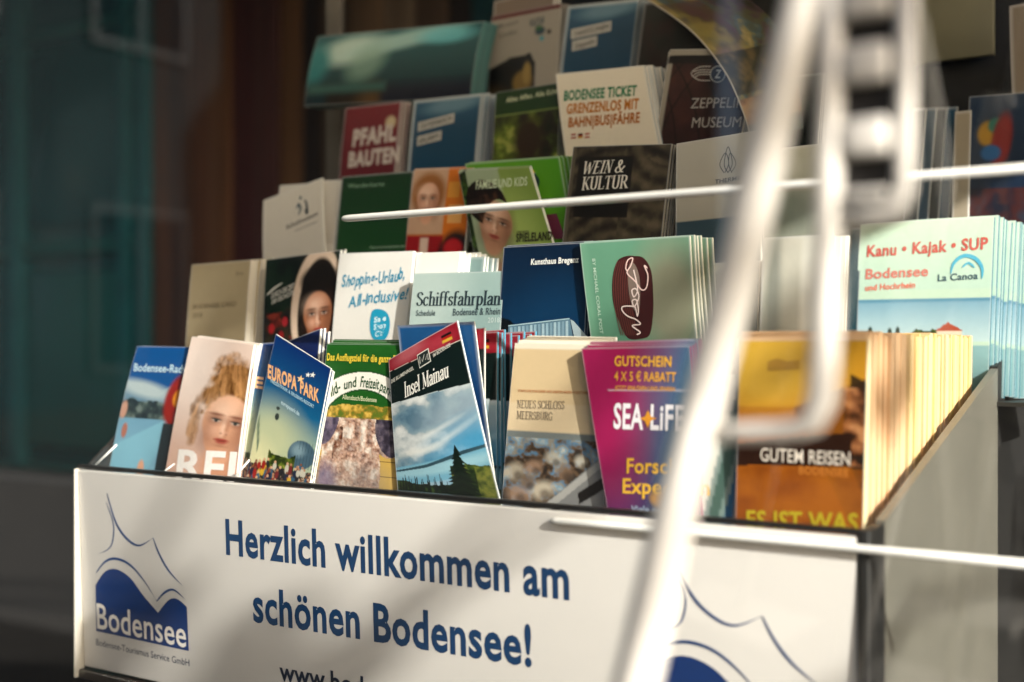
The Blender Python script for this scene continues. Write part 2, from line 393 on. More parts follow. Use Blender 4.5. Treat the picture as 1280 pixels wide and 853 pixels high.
def brochure(name, row, TL, TR, art, label, cat='brochure', H=None, dy=0., t=.003, pg='#e9e6dc', step=.0015, copies=0, off=(.0015, .0),
             quad=None, curl=.012, bow=0., clabel=None, cgroup=None, yaw=0., lean=LEAN, jit=.004, gap=.0006, group=None, A0=None):
    """one leaflet standing in row `row`, its top edge seen between pixels TL and TR; copies stand behind it"""
    cy, sy = math.cos(yaw), math.sin(yaw)
    n = np.array([-sy * math.cos(lean), cy * math.cos(lean), -math.sin(lean)])
    # rotate about the vertical through the base point under the middle of the top edge
    base = np.array([0, ROWY[row] + dy, ROWZ[row]])
    mid = hit((TL[0] + TR[0]) / 2, (TL[1] + TR[1]) / 2, base, (0, math.cos(lean), -math.sin(lean)))
    A, B = hit(*TL, mid, n), hit(*TR, mid, n)
    W_ = float(np.linalg.norm(B - A)); ex = (B - A) / W_; ez = np.cross(ex, n); ez /= np.linalg.norm(ez)
    if H is None: H = float((mid[2] - ROWZ[row]) / ez[2])
    warp = None
    if quad:                                    # bottom corners seen at these pixels: the sheet is turned and curled out of square
        ex = np.array([cy, sy, 0.]); ez = np.cross(ex, n); ez /= np.linalg.norm(ez)
        O = mid.copy(); f0 = Flat(O, ex, n, ez); c4 = [f0.loc(*q) for q in (TL, TR, quad[0], quad[1])]
        zb = min(c4[2][1], c4[3][1]); xm = (c4[2][0] + c4[3][0]) / 2
        O = O + ez * zb + ex * xm; c4 = [c - np.array([xm, zb]) for c in c4]
        W_ = (np.hypot(*(c4[1] - c4[0])) + np.hypot(*(c4[3] - c4[2]))) / 2
        H = (np.hypot(*(c4[2] - c4[0])) + np.hypot(*(c4[3] - c4[1]))) / 2
        def warp(co):
            u = (co[:, 0] / W_ + .5)[:, None]; v = (co[:, 2] / H)[:, None]
            q = (c4[2] * (1 - u) + c4[3] * u) * (1 - v) + (c4[0] * (1 - u) + c4[1] * u) * v
            y0 = bend(co[:, 0], co[:, 2]); co[:, 0] = q[:, 0]; co[:, 2] = q[:, 1]; co[:, 1] += bend(co[:, 0], co[:, 2]) - y0
    else:
        O = (A + B) / 2 - ez * H
    def bend(x, z): return curl * (z / H) ** 2 * (1 if curl >= 0 else 1) + bow * (2 * x / W_) ** 2 - curl + 0 * z
    e = empty(name); tag(e, label, cat, group)
    M = Matrix(((ex[0], n[0], ez[0], O[0]), (ex[1], n[1], ez[1], O[1]), (ex[2], n[2], ez[2], O[2]), (0, 0, 0, 1)))
    e.matrix_world = M
    me = art_mesh(art, W_, H, bend, step, row * 7 + int(TL[0]), A0 or ({0: 2.02}.get(row) if quad else None))
    cm = link('cover', me, None, e); pm = link('pages', pages_mesh(W_, H, t, bend, paper(pg)), None, e)
    if warp:
        for q in (me, pm.data):
            co = np.zeros(len(q.vertices) * 3, np.float32); q.vertices.foreach_get('co', co); co = co.reshape(-1, 3)
            warp(co); q.vertices.foreach_set('co', co.ravel()); q.update()
    r = random.Random(int(TL[0] * 3 + TL[1]))
    for i in range(copies):
        c = bpy.data.objects.new(name, None); COL.objects.link(c); c.empty_display_size = .02
        k = i + 1
        d = n * (t + gap) * k + ex * (off[0] * k + r.uniform(-1, 1) * jit * .25) + ez * (off[1] * k + r.uniform(-.5, 1) * jit * .5)
        R = Matrix.Rotation(r.uniform(-1, 1) * jit * 2.2, 4, Vector(n)) @ Matrix.Rotation(r.uniform(-1, .6) * jit * 3, 4, 'Z')
        c.matrix_world = Matrix.Translation(Vector(O + d)) @ R @ Matrix.Translation(-Vector(O)) @ M
        tag(c, clabel or ('copy stacked behind the ' + ' '.join(label.split()[:9])), cat, cgroup or ('copies behind the ' + ' '.join(label.split()[:6])))
        for o in (cm, pm):
            q = o.copy(); COL.objects.link(q); q.parent = c
    fl = Flat(O, ex, n, ez, bend)
    return e, fl

# ================================================================== the setting
def struct(o): return tag(o, kind='structure')
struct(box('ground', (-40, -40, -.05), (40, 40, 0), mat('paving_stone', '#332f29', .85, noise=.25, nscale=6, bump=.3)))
struct(box('shop_wall', (-9, 2.75, 0), (9, 3.0, 6), mat('dark_render', '#1d1815', .9, noise=.3, nscale=3, bump=.2)))
struct(box('shop_side_wall', (2.6, 1.0, 0), (2.8, 2.75, 6), mat('dark_render', '#1d1815')))

struct(box('shade_slab', (-12, .3, 3.2), (7, 3.0, 6.5), mat('dark_render', '#1d1815')))  # unseen slab added to keep the sun off the wall behind
# teal glazed door far behind, left
WY = 2.6
def WP(px, py, y=WY): return hit(px, py, (0, y, 0), (0, 1, 0))
def rail_z(py, px=100, y=WY): return float(WP(px, py, y)[2])
teal_dark = mat('teal_glass_dark', '#074247', .25, noise=.25, nscale=1.2, coat=.3)
teal_frame = mat('teal_frame', '#145a5e', .5, noise=.2, nscale=4)
teal_mid = mat('teal_panel', '#0c5250', .35, noise=.3, nscale=1.0)
d = empty('glazed_door', (float(WP(90, 600)[0]), WY, 0)); tag(d, 'dark teal glazed door far behind the rack at the edge of the street', 'door')
x0, x1 = float(WP(-120, 400)[0]), float(WP(190, 400)[0]); zt = 3.4; zb = rail_z(600)
def dbox(n, a, b, m, p): 
    o = box(n, a, b, m, p, .004); o.matrix_parent_inverse = Matrix.Translation(-Vector(p.location)); return o
dbox('pane', (x0, WY + .03, zb), (x1, WY + .05, zt), teal_dark, d)
for a, b in ((150, 163), (174, 190), (14, 30), (-120, -105)):
    xa, xb = float(WP(a, 400)[0]), float(WP(b, 400)[0]); dbox('stile', (xa, WY - .02, zb), (xb, WY + .04, zt), teal_frame, d)
for a, b in ((600, 585), (318, 300), (42, 28)):
    dbox('rail', (x0, WY - .01, rail_z(a)), (x1, WY + .035, rail_z(b)), teal_mid, d)
dbox('panel', (float(WP(34, 400)[0]), WY + .0, rail_z(560)), (float(WP(146, 400)[0]), WY + .032, rail_z(340)), teal_mid, d)
dbox('panel', (float(WP(34, 400)[0]), WY + .0, rail_z(280)), (float(WP(146, 400)[0]), WY + .032, rail_z(60)), teal_dark, d)
struct(box('stone_plinth', (-9, WY - .35, 0), (float(WP(200, 700, WY - .35)[0]), WY - .05, rail_z(606, y=WY - .35)), mat('dark_plinth', '#0f0e0d', .9, noise=.3, nscale=3)))

struct(box('shade_sheet', (-9, .75, .001), (-.25, WY - .35, .005), mat('shaded_paving', '#141210', .7, noise=.2, nscale=5)))  # dark sheet over the ground, standing in for shade there
# dark wooden door of upright boards
wd = empty('wooden_door', (float(WP(300, 600)[0]), WY, 0)); tag(wd, 'dark brown board door behind the upper rows of leaflets', 'door')
cols = ['#5a3620', '#4a2c1c', '#5c3824', '#6b462c', '#44201f', '#4c2c28', '#6b4a2e', '#201612', '#4a3a2c', '#7a6048', '#86705a', '#5a4636', '#2d2420', '#1f4448', '#221c1a', '#14110f']
edges = [190, 214, 240, 262, 290, 318, 350, 380, 402, 440, 478, 520, 560, 590, 640, 720, 820]
for i in range(16):
    xa, xb = float(WP(edges[i], 400)[0]), float(WP(edges[i + 1], 400)[0])
    m = mat('board_%d' % (i + 1), cols[i], .65, noise=.35, nscale=3, stretch=(4, 4, .5))
    dbox('plank', (xa + .002, WY - .01 * (i % 2), 0), (xb - .002, WY + .05, 3.4), m, wd)

# unseen awning added over the display to shade the upper rows
aw = empty('awning', (.4, .6, 2.1)); tag(aw, 'unseen pale canvas awning added above the display rack for shade', 'awning')
canvas = mat('shade_canvas', '#cfc4ae', .9, noise=.1, nscale=60)
_n = canvas.node_tree; _tl = _n.nodes.new('ShaderNodeBsdfTranslucent'); _tl.inputs[0].default_value = (.86, .80, .68, 1); _mx = _n.nodes.new('ShaderNodeMixShader'); _mx.inputs[0].default_value = .8  # translucent, added to pass a soft glow to the upper rows
_n.links.new(_n.nodes['Principled BSDF'].outputs[0], _mx.inputs[1]); _n.links.new(_tl.outputs[0], _mx.inputs[2]); _n.links.new(_mx.outputs[0], _n.nodes['Material Output'].inputs[0])
AWX, AWY = 2.45, -.43
for nm, a, b, m in (('canvas', (-1.2, AWY, 2.1), (AWX, .42, 2.108), canvas),
                    ('valance', (-1.2, AWY - .006, 2.06), (AWX, AWY - .002, 2.108), canvas), ('front_bar', (-1.2, AWY - .03, 2.09), (AWX, AWY - .008, 2.115), mat('awning_bar', '#b9b4aa', .4, metal=.6))):
    o = box(nm, a, b, m, aw); o.matrix_parent_inverse = Matrix.Translation(-Vector(aw.location))

# ================================================================== the rack
rack = empty('display_rack', (0, 0, 0)); tag(rack, 'tiered leaflet rack with white welcome panel across its front', 'display rack')
PT = math.atan(.0095 / .246)
pn = np.array([0, math.cos(PT), math.sin(PT)]); pz = np.array([0, -math.sin(PT), math.cos(PT)])
white = mat('panel_white', '#d9d3cb', .34, noise=.03, nscale=3, coat=.35)
black = mat('matt_black', '#12110f', .55, noise=.2, nscale=20)
blackg = mat('black_rubber', '#0c0c0c', .3)
PL, PH = .9767, .2485
fp = box('front_panel', (0, 0, -PH), (PL, .007, 0), white, rack, .0022)
fp.matrix_local = Matrix(((1, 0, 0, 0), (0, pn[1], pz[1], 0), (0, pn[2], pz[2], 1.0), (0, 0, 0, 1)))
pf = Flat((0, 0, 1.0), (1, 0, 0), pn, pz)
BLUE = '#04365f'
text(pf, fp, 'Herzlich willkommen am', (283, 692), (712, 749), 45, BLUE, .026, lift=.0003)
text(pf, fp, 'schönen Bodensee!', (317, 776), (665, 832.5), 45.5, BLUE, .026, lift=.0003)
text(pf, fp, 'www.bodensee.eu', (350, 850), (560, 891), 25, '#0f1d33', .02, lift=.0006)
def logo(dx):
    def T(pts): return [pf.loc(*p) + np.array([dx, 0]) for p in pts]
    B = [(120.5, 789), (236.3, 814), (233.8, 759)] ; hump = smoothpts([(233.8, 759), (225, 751), (217, 748), (209, 752), (197.8, 766)], 5)
    h2 = smoothpts([(197.8, 766), (179.6, 745), (162.4, 722), (145, 711.5), (131, 715), (119.6, 731.7)], 5)
    pts = B[:2] + [tuple(p) for p in hump] + [tuple(p) for p in h2[1:]]
    q = T(pts); tr = tessellate_polygon([[Vector((p[0], p[1], 0)) for p in q]])
    pf.put('emblem', q, [tuple(t) for t in tr], '#062f68', fp, .0003)
    def ln(pts, w, taper=True):
        s = smoothpts(pts, 8); q = T(s); n = len(q); sc = pf.scale(150, 700)
        ww = [w * sc * (max(.12, math.sin(math.pi * min(1, .08 + i / n * 1.0)) ** .7) if taper else 1) for i in range(n)]
        v, f = ribbon(q, ww); pf.put('emblem', v, f, '#0b3a70', fp, .0004)
    ln([(120.5, 716), (131.5, 702.5), (145, 698.5), (162.4, 706), (179.6, 725), (196, 751)], 3.2)
    ln([(196, 752), (206, 741), (217.3, 737.5), (231.5, 749)], 2.8)
    ln([(134, 617), (145, 653), (159, 673.5), (174.4, 682), (191.6, 672.6)], 3.2)
    ln([(191.6, 672.6), (200, 694), (212, 714.5), (228, 732)], 2.8)
    ln([(133, 628), (142, 655), (141, 677), (135, 687), (123, 692.5)], 2.0)
    def tx(s, a, b, cap, col, bold, lift):
        P0, P1 = pf.loc(*a) + np.array([dx, 0]), pf.loc(*b) + np.array([dx, 0]); h = cap * pf.scale(*a)
        v, f, w = sans(s, bold); e = P1 - P0
        pf.put('lettering', P0 + v[:, 0:1] / w * e + v[:, 1:2] * np.array([0, h]), f, col, fp, lift)
    tx('Bodensee', (122, 785), (233.5, 809.5), 33, '#e4ddd2', .010, .0006)
    tx('Bodensee-Tourismus Service GmbH', (120.5, 806.5), (237, 833), 8.5, '#1d2c46', .0, .0003)
logo(0.); logo(.7602)
ed = box('edge_strip', (-.0045, -.003, 1 - PH - .012), (-.0008, .012, 1.001), mat('edge_alu', '#d9d2c5', .3, metal=.2), rack, .0015)
box('gasket', (-.004, .0015, 1.0012), (PL + .004, .0095, 1.0062), blackg, rack, .0015)
box('bottom_lip', (-.002, .002, 1 - PH - .013), (PL, .022, 1 - PH - .002), mat('lip_brown', '#2b221c', .35, coat=.5), rack, .002)
box('cabinet_body', (.0, .03, 0), (.975, .72, 1 - PH - .014), black, rack)
box('corner_post', (PL + .001, .0, 0), (PL + .011, .045, 1.006), black, rack, .002)
grey = mat('grey_sheet', '#67645a', .5, noise=.10, nscale=9, coat=.2)
prism('side_panel', [(.048, 0), (.52, 0), (.52, 1.128), (.048, 1.008)], PL + .002, PL + .010, 'x', grey, rack)
prism('side_panel', [(.52, 0), (.76, 0), (.76, 1.19), (.522, 1.13)], PL + .001, PL + .009, 'x', black, rack)
prism('side_panel', [(.012, .76), (.6, .76), (.6, 1.2), (.1, 1.07), (.012, 1.0)], -.004, -.0005, 'x', mat('dark_grey', '#2b2826', .3, coat=.3), rack)
tier = mat('tier_grey', '#26241f', .5)
for k in range(5):
    y, z = ROWY[k], ROWZ[k]
    yb = y + .105
    box('shelf', (.0, y - .012, z - .005), (.80, yb, z - .001), tier, rack)
    if k < 4: box('riser', (.0, yb - .003, z), (.80, yb, ROWZ[k + 1] - .006), tier, rack)
box('shelf', (.81, .02, .944), (PL, .52, .949), tier, rack)
box('shelf', (.81, .515, 1.084), (PL + .1, .63, 1.089), tier, rack)
box('shelf', (.81, .635, 1.244), (PL + .3, .75, 1.249), tier, rack)
prism('side_panel', [(.03, .76), (.6, .76), (.6, 1.46), (.1, 1.04)], .803, .806, 'x', tier, rack)
box('back_panel', (.0, .612, .76), (.80, .618, 1.52), tier, rack)
box('back_panel', (.81, .765, .3), (1.9, .775, 1.95), mat('back_black', '#0d0b0a', .8), rack)
# upright at the back left, and clear fin dividers whose edges catch the sun
px0 = hit(416, 200, (0, .60, 0), (0, 1, 0)); box('upright', (px0[0] - .017, .60, 1.2), (px0[0] + .017, .612, 2.05), mat('upright_grey', '#6b645c', .45, metal=.3, noise=.2, nscale=8), rack, .002)
fin = mat('divider_edge', '#f2efe9', .15, coat=.6)
for a, b in (((206, 589), (218, 580)), ((293, 597), (312, 575)), ((385, 607), (394, 598)), ((115, 586), (146, 556))):
    y_ = .016
    A_, B_ = hit(*a, (0, y_, 0), (0, 1, 0)), hit(*b, (0, y_ + .012, 0), (0, 1, 0))
    tube('divider', [A_, B_], .0012, fin, rack, 8)
kb = hit(1188, 40, (0, .76, 0), (0, 1, 0)); k1 = hit(1140, 82, (0, .755, 0), (0, 1, 0)); k2 = hit(1243, -30, (0, .755, 0), (0, 1, 0))
box('header_board', (k1[0], .75, k1[2]), (k2[0], .76, k2[2]), mat('khaki_board', '#6f6a52', .6, noise=.1, nscale=10), rack, .002)

# ================================================================== leaflets, front row
def S_text(fl, e, *a, **k): return text(fl, e, *a, **k)

# 1 blue cycling leaflet at the left end
def art(a):
    a.all('#7fa3b8'); a.rect(-1, -1, 2, .55, '#0e5d97'); a.vgrad(.55, 1.1, '#8fa9b6', '#5c7c90')
    a.poly([(0, .55), (.25, .62), (.6, .72), (1, .5), (1, .35), (.0, .5)], '#0e5d97')
    a.ell(.35, .68, .5, .12, '#b9c5c6', .8, .2); a.mottle(.86, 1.15, 9, ['#2c3c42', '#5a6a66', '#39484c', '#7c8884'], 3, edge=.05)
    a.vgrad(1.15, 3, '#7fa9bd', '#9fc6d4'); a.poly([(.0, 1.6), (.9, 1.1), (1, 1.2), (.2, 3), (0, 3)], '#8ebccb')
    a.ell(.05, 1.02, .06, .14, '#c9a08c', .4); a.ell(.14, 1.35, .05, .12, '#b47c6a', .4); a.ell(.55, 1.95, .06, .16, '#d9a98c', .3)
    a.ell(.98, .85, .24, .42, '#a02a20', .25); a.ell(.98, .8, .11, .14, '#d98f2a', .3); a.rect(.8, 1.2, 1.1, 3, '#303b40')
e, f = brochure('brochure', 0, (172, 433), (242, 434), art, 'blue topped cycling leaflet with red jacket rider, at the left end of the front row', quad=((146, 588), (216, 596)), copies=3, off=(.002, 0), step=.0013)
text(f, e, 'Bodensee-Radweg', (171, 464), (250, 467), 10, '#bcd7e2', .02)

# 2 pale leaflet with a portrait
def art(a):
    a.all('#e9cfc0'); a.vgrad(0, 2, '#ead4c6', '#dcb9a7'); a.ell(.2, .5, .35, .7, '#f1e2d8', 1.2, 0, .8)
    d = ((a.p - .80) / .50) ** 2 + ((a.q - .78) / .66) ** 2; w = a.nz(6, 6, 4)
    st = vnoise((a.p - .75) / (.35 + np.abs(a.q - .4) * .35) * 9 + w * 2, a.q * 5 + w * 3, 5, 5)[:, None]
    hc = np.array(lin('#3c2214')) * (1 - st) + np.array(lin('#dcae80')) * st; hc = np.clip((hc - .12) * 1.25 + .10, 0.01, 1)
    m_ = np.clip((1.25 - d - w * .75) * 3, 0, 1)[:, None]; a.c = a.c * (1 - m_) + hc * m_
    d2 = ((a.p - .30) / .13) ** 2 + ((a.q - 1.2) / .5) ** 2; m_ = np.clip((1.1 - d2 - w * .9) * 2, 0, 1)[:, None] * .75; a.c = a.c * (1 - m_) + hc * m_
    a.ell(.82, 1.85, .34, .3, '#d8a486', .6); a.face(.76, 1.20, .43, '#eebc9c', '#7a3e2a', None, rot=.10, eye='#2c3a3a', lip='#b0564c')
    d = ((a.p - .78) / .40) ** 2 + ((a.q - 1.22) / .52) ** 2; m_ = (np.clip((a.nz(16, 9, 3) - .46) * 7, 0, 1) * np.clip((d - .62) * 4, 0, 1) * np.clip((1.25 - d) * 5, 0, 1) * (a.q < 1.1))[:, None] * .8; a.c = a.c * (1 - m_) + hc * m_
e, f = brochure('brochure', 0, (240, 421), (318, 431), art, 'pale pink leaflet with a curly haired portrait and big white letters', dy=-.008, quad=((213, 593), (301, 600)), copies=3, off=(.001, 0), step=.0011, curl=.008)
text(f, e, 'REI', (226, 598), (299, 603), 38, '#fbf4ec', .03, up=(.12, 1))

# 3 navy copy turned the other way and 4 blue theme park leaflet
def park(a):
    a.all('#0d3f70'); a.vgrad(0, .9, '#0b3a75', '#1d6c93'); a.vgrad(.9, 1.5, '#1d6c93', '#a9b9a4'); a.vgrad(1.5, 3, '#a9b9a4', '#d8d2a8')
    a.ell(.25, 1.35, .5, .45, '#cfd0a8', 1.1, 0, .8); a.ell(.05, 1.8, .3, .35, '#e6dfb4', 1., 0, .8)
    for k in range(4): a.ell(.03 + .02 * k, 1.2 + .1 * k, .012, .1, '#7c8a74', .6)
    a.ell(.31, 1.05, .035, .05, '#3b4440', .2); a.ell(.30, .93, .03, .025, '#3b4440', .2)
    a.ell(.80, 1.52, .215, .23, '#56707e', .08); a.ell(.74, 1.45, .1, .1, '#8ba2aa', 1)
    for k in range(9): a.ell(.80, 1.52, .21 - .024 * k, .225, '#2f4654', .03, 0, .0)
    for k in range(-4, 5): a.poly([(.80 + .05 * k, 1.3), (.805 + .05 * k, 1.3), (.80 + .048 * k, 1.74), (.79 + .048 * k, 1.74)], '#3a5260', .7)
    a.mottle(1.55, 3, 16, ['#2c3d14', '#6c7a26', '#3b4a1c', '#9aa24a'], 9, .28, .72, edge=.12)
    a.mottle(1.78, 3, 30, ['#1c2226', '#5b4a40', '#26303a', '#8c6a52', '#c7b49a', '#222'.replace('#222', '#222222')], 4, edge=.06)
    a.people(1.75, 2.3, ['#a82e24', '#1f2f4a', '#c9c4b4', '#2a2a30', '#7c3030', '#d3b040', '#3f6a82'], 3, 110, 0, 1, .03)
e, f = brochure('brochure', 0, (319, 430), (345, 428), park, 'plain blue theme park leaflet peeping out left of the tilted one', dy=.004, quad=((300, 600), (335, 604)), step=.002)
text(f, e, 'E', (321, 484), (334, 486), 14, '#e9b486', .04)
def navy(a):
    a.all('#152a5c'); a.vgrad(0, 1, '#122654', '#1b3a76'); a.ell(.75, .5, .07, .06, '#d8a24a', .3); a.ell(.72, .42, .04, .04, '#e8e0d0', .3); a.ell(.8, 1.1, .5, .3, '#3a5a9a', 1.)
e, f = brochure('brochure', 0, (352, 430), (400, 411), navy, 'navy leaflet corner sticking up behind the tilted theme park one', dy=.012, quad=((350, 600), (402, 604)), copies=2, off=(.002, -.001), step=.0016)
e, f = brochure('brochure', 0, (344, 418), (415, 461), park, 'blue theme park leaflet with crowd and globe, tilted forward in front', dy=-.010, quad=((312, 601), (391, 609)), copies=2, off=(.001, -.002), step=.0008, curl=.006, t=.0015)
text(f, e, 'EUROPA', (337, 472), (374, 488.5), 17, '#eeb27a', .035, 'sans', up=(-.05, 1))
text(f, e, 'PARK', (378, 491), (402, 503.5), 16.5, '#eeb27a', .035, up=(-.05, 1))
text(f, e, 'FREIZEITPARK & ERLEBNIS-RESORT', (341, 478), (396, 511), 4.5, '#a9cbdc', .02, up=(-.05, 1))
text(f, e, 'europapark.de', (355, 505), (378, 520), 5.5, '#c3dbe2', .02, up=(-.05, 1))
for cx_, cy_, r_ in ((378, 474, 5), (387, 469, 3.6), (393, 469, 4)):
    pts = []
    for k in range(10):
        an = k * math.pi / 5 + .2; rr = r_ if k % 2 == 0 else r_ * .4; pts.append((cx_ + math.sin(an) * rr, cy_ - math.cos(an) * rr))
    fill(f, e, pts, '#f0c890' if r_ > 4.5 else '#e8e8e0', 'emblem')

# 5 green leaflet with an animal's muzzle
def art(a):
    a.all('#2f6b2c'); a.vgrad(0, .8, '#2f6d2c', '#245a28')
    a.mottle(.78, 1.05, 12, ['#caa54e', '#dcbc6c', '#b58d3e'], 2, edge=.0)
    a.rect(-1, .98, 2, 3, '#d1b166'); 
    for k in range(9): a.rect(-1, 1.0 + k * .17, 2, 1.008 + k * .17, '#5c4320', .006)
    a.mottle(.98, 3, 5, ['#d8bd74', '#b4904a', '#c9aa60'], 7, sc if False else -1, 2, al=.5) if False else None
    a.mottle(.72, .95, 16, ['#dcb95c', '#a08a3a', '#6d8032', '#e6c878'], 12, edge=.05)
    qk = a.q; a.q = a.q + .24
    hm = np.clip(a.circ(.40, 1.75, .36, .72) + a.circ(.16, 1.22, .17, .3, .3) + a.circ(.80, 1.25, .2, .3, -.35) + a.circ(.45, 1.25, .3, .22), 0, 1)
    a.mottle(.85, 3, 13, ['#7a5a50', '#d3b09a', '#e9d6c6', '#a37868', '#c79c84', '#f0e4d8'], 15, mask=hm)
    a.mottle(.85, 3, 45, ['#5a3f36', '#d9c0ac', '#f5ece2'], 18, mask=hm, al=.35)
    em = a.circ(.12, 1.2, .10, .24, .3); a.mottle(.85, 3, 16, ['#6a5f74', '#8d7f8c', '#4c4454'], 6, mask=em)
    em = a.circ(.82, 1.28, .13, .26, -.3); a.mottle(.85, 3, 16, ['#5a5260', '#3d3742', '#857a80'], 5, mask=em)
    fs = vnoise(a.p * 46 + a.nz(5, 4) * 5, a.q * 13, 8, 4)[:, None]; a.c = np.where(hm[:, None] > 0, a.c * (.62 + .76 * fs), a.c); em = a.circ(.24, 1.40, .045, .20, .2) * np.clip(a.nz(18, 3) * 3 - .9, 0, 1); a.mottle(.85, 3, 30, ['#6b3b22', '#8e5636', '#2e1a14'], 25, mask=em)
    a.ell(.12, 1.95, .14, .3, '#7f7690', .7, 0, .8); a.ell(.55, 1.9, .3, .28, '#8c8580', .9, 0, .5)
    a.q = qk
    al = ((a.p - .50) / .70) ** 2 + ((a.q - .98) / .67) ** 2
    m = ((al < 1) & (al > .42) & (a.q < .80)).astype(float)
    a.a(m, '#f2eee2'); m = (((al < 1) & (al > .955)) | ((al < .46) & (al > .42))) & (a.q < .80); a.a(m.astype(float), '#245a28')
    m = ((al <= .42) & (a.q < .80)).astype(float); a.a(m, '#2c6a2a')
    a.mottle(.72, .86, 16, ['#dcb95c', '#a08a3a', '#6d8032', '#e6c878'], 12, edge=.04, mask=(al < .42).astype(float))
e, f = brochure('brochure', 0, (409, 430), (512, 431), art, 'green leaflet with a shaggy animal muzzle and white arched title band', quad=((398, 610), (505, 621)), copies=5, off=(.0006, .0012), step=.0009, dy=-.002, pg='#c9c39a', curl=.006, A0=1.72)
text(f, e, 'Das Ausflugsziel für die ganze Familie', (410, 450.5), (512, 454), 9, '#e3c640', .03)
def arch_text(fl, e, s, fx, fy, a0, a1, cap, col, bold=.02):
    n = len(s)
    for i, ch in enumerate(s):
        if ch == ' ': continue
        t0 = a0 + (a1 - a0) * i / n; t1 = a0 + (a1 - a0) * (i + .86) / n
        text(fl, e, ch, (fx(t0), fy(t0)), (fx(t1), fy(t1)), cap if ch.isupper() or ch in 'ldfkt' else cap, col, bold)
text(f, e, 'Wild-', (407, 503), (429, 488.5), 15, '#1d4a26', .012, up=(-.28, 1))
text(f, e, 'und', (433, 487), (448, 483.5), 13, '#1d4a26', .012, up=(-.05, 1))
text(f, e, 'Freizeit', (453, 483.5), (476, 487), 14, '#1d4a26', .012, up=(.1, 1))
text(f, e, 'park', (477, 488), (492, 496), 13, '#1d4a26', .012, up=(.3, 1))
text(f, e, 'Allensbach/Bodensee', (431, 499), (474, 503), 6, '#d8dcae', .01)

# 6 island leaflet, fanned forward
def mainau(a):
    a.vgrad(0, 2.2, '#a9bcc4', '#a9bcc4')
    a.vgrad(.6, 1.6, '#9fb0b6', '#6c9cb4')
    a.mottle(.6, 1.75, 3.2, ['#5f7f92', '#dfe0dc', '#8fa4ac', '#eceae4', '#7c98a6', '#c9cdcb'], 11, octv=6)
    a.ell(.85, .95, .5, .3, '#b9c6cb', 1., -.4, .6); a.ell(.85, 1.4, .5, .28, '#4aa3c8', 1.1, -.4, .75); a.ell(.62, 1.25, .30, .03, '#f0efe8', 1.6, -.5, .45); a.ell(.55, 1.13, .22, .025, '#f0efe8', 1.6, -.4, .5); a.ell(.3, 1.38, .22, .04, '#eeeae0', 1.6, -.2, .6)
    a.poly([(-.1, 1.62), (.5, 1.5), (1.1, 1.33), (1.1, 1.62), (-.1, 1.9)], '#7fb0c2'); a.ell(.5, 1.6, .7, .07, '#a9cbd2', .8, -.2, .8)
    a.poly([(-.1, 1.66), (.35, 1.56), (.75, 1.41), (1.1, 1.33), (1.1, 1.36), (.75, 1.455), (.35, 1.60), (-.1, 1.68)], '#3f5c66')
    a.mottle(1.80, 3, 18, ['#16241a', '#2c4026', '#0f1a14', '#46582e'], 21, edge=.08)
    for i in range(16):
        p = .04 + i * .033 + .01 * math.sin(i * 3); h = .12 + .09 * abs(math.sin(i * 2.3)); a.poly([(p - .018, 2.0), (p, 1.88 - h), (p + .02, 2.0)], '#17251c')
    a.mottle(1.56, 3, 20, ['#2c3f1e', '#56662c', '#1c2c18', '#7d8440', '#3c5028'], 23, .60, 1.2, edge=.09)
    a.mottle(1.62, 3, 22, ['#7c8242', '#4a5a2a', '#98984e'], 27, .84, 1.2, edge=.07, al=.8)
    r = random.Random(3)
    for k in range(15):
        q = 1.36 + k * .045; w = .022 + .013 * k; a.poly([(.69 - w - r.uniform(0, .02), q + .06), (.69, q - .03), (.69 + w + r.uniform(0, .02), q + .06)], ['#14221a', '#1b2c1e'][k % 2])
    a.poly([(-.1, -.1), (1.1, -.1), (1.1, .70), (-.1, .66)], '#0f2523')
    a.poly([(-.1, -.1), (1.1, -.1), (1.1, .215), (-.1, .175)], '#9c2436')
    a.ell(.32, .06, .22, .10, '#d98c90', 1., -.1, .55); a.ell(.7, .12, .2, .08, '#c85a66', 1., 0, .5)
    a.poly([(-.1, .175), (1.1, .215), (1.1, .222), (-.1, .182)], '#d8d0c4'); a.poly([(-.1, .655), (1.1, .695), (1.1, .703), (-.1, .662)], '#cfd6d4')
    a.rect(.77, .075, .90, .105, '#1c1414'); a.rect(.77, .103, .90, .135, '#b02a24'); a.rect(.77, .133, .90, .165, '#dcb64a')
e, f = brochure('brochure', 0, (482, 450), (571, 401), mainau, 'dark green and red island leaflet with cloudy lake picture, tilted out of its pile', dy=-.012, quad=((498, 621), (627, 633)), step=.0007, curl=.004, t=.002, bow=.003, pg='#dfe4e2')
text(f, e, 'Insel Mainau', (505.5, 497.5), (563, 471), 19, '#f1ece0', style='serif', up=(-.12, 1), thick=.17)
text(f, e, 'DIE BLUMENINSEL', (487, 479.5), (517.5, 462), 4.6, '#d8d2c4', .02, up=(-.2, 1))
text(f, e, 'IM BODENSEE', (542.5, 447), (564, 433), 4.6, '#d8d2c4', .02, up=(-.2, 1))
fill(f, e, [(521, 444), (536, 435), (540, 452), (525, 461)], '#dcd8cc', lift=.0008)
fill(f, e, [(522.2, 444.8), (535.2, 437), (538.6, 451.4), (525.6, 459.2)], '#15211f', lift=.0010)
line(f, e, [(526, 455), (525, 446), (529, 452), (531, 443), (533, 450), (535, 442), (536.5, 450)], 1.2, '#dcd8cc', lift=.0013, smooth=False)
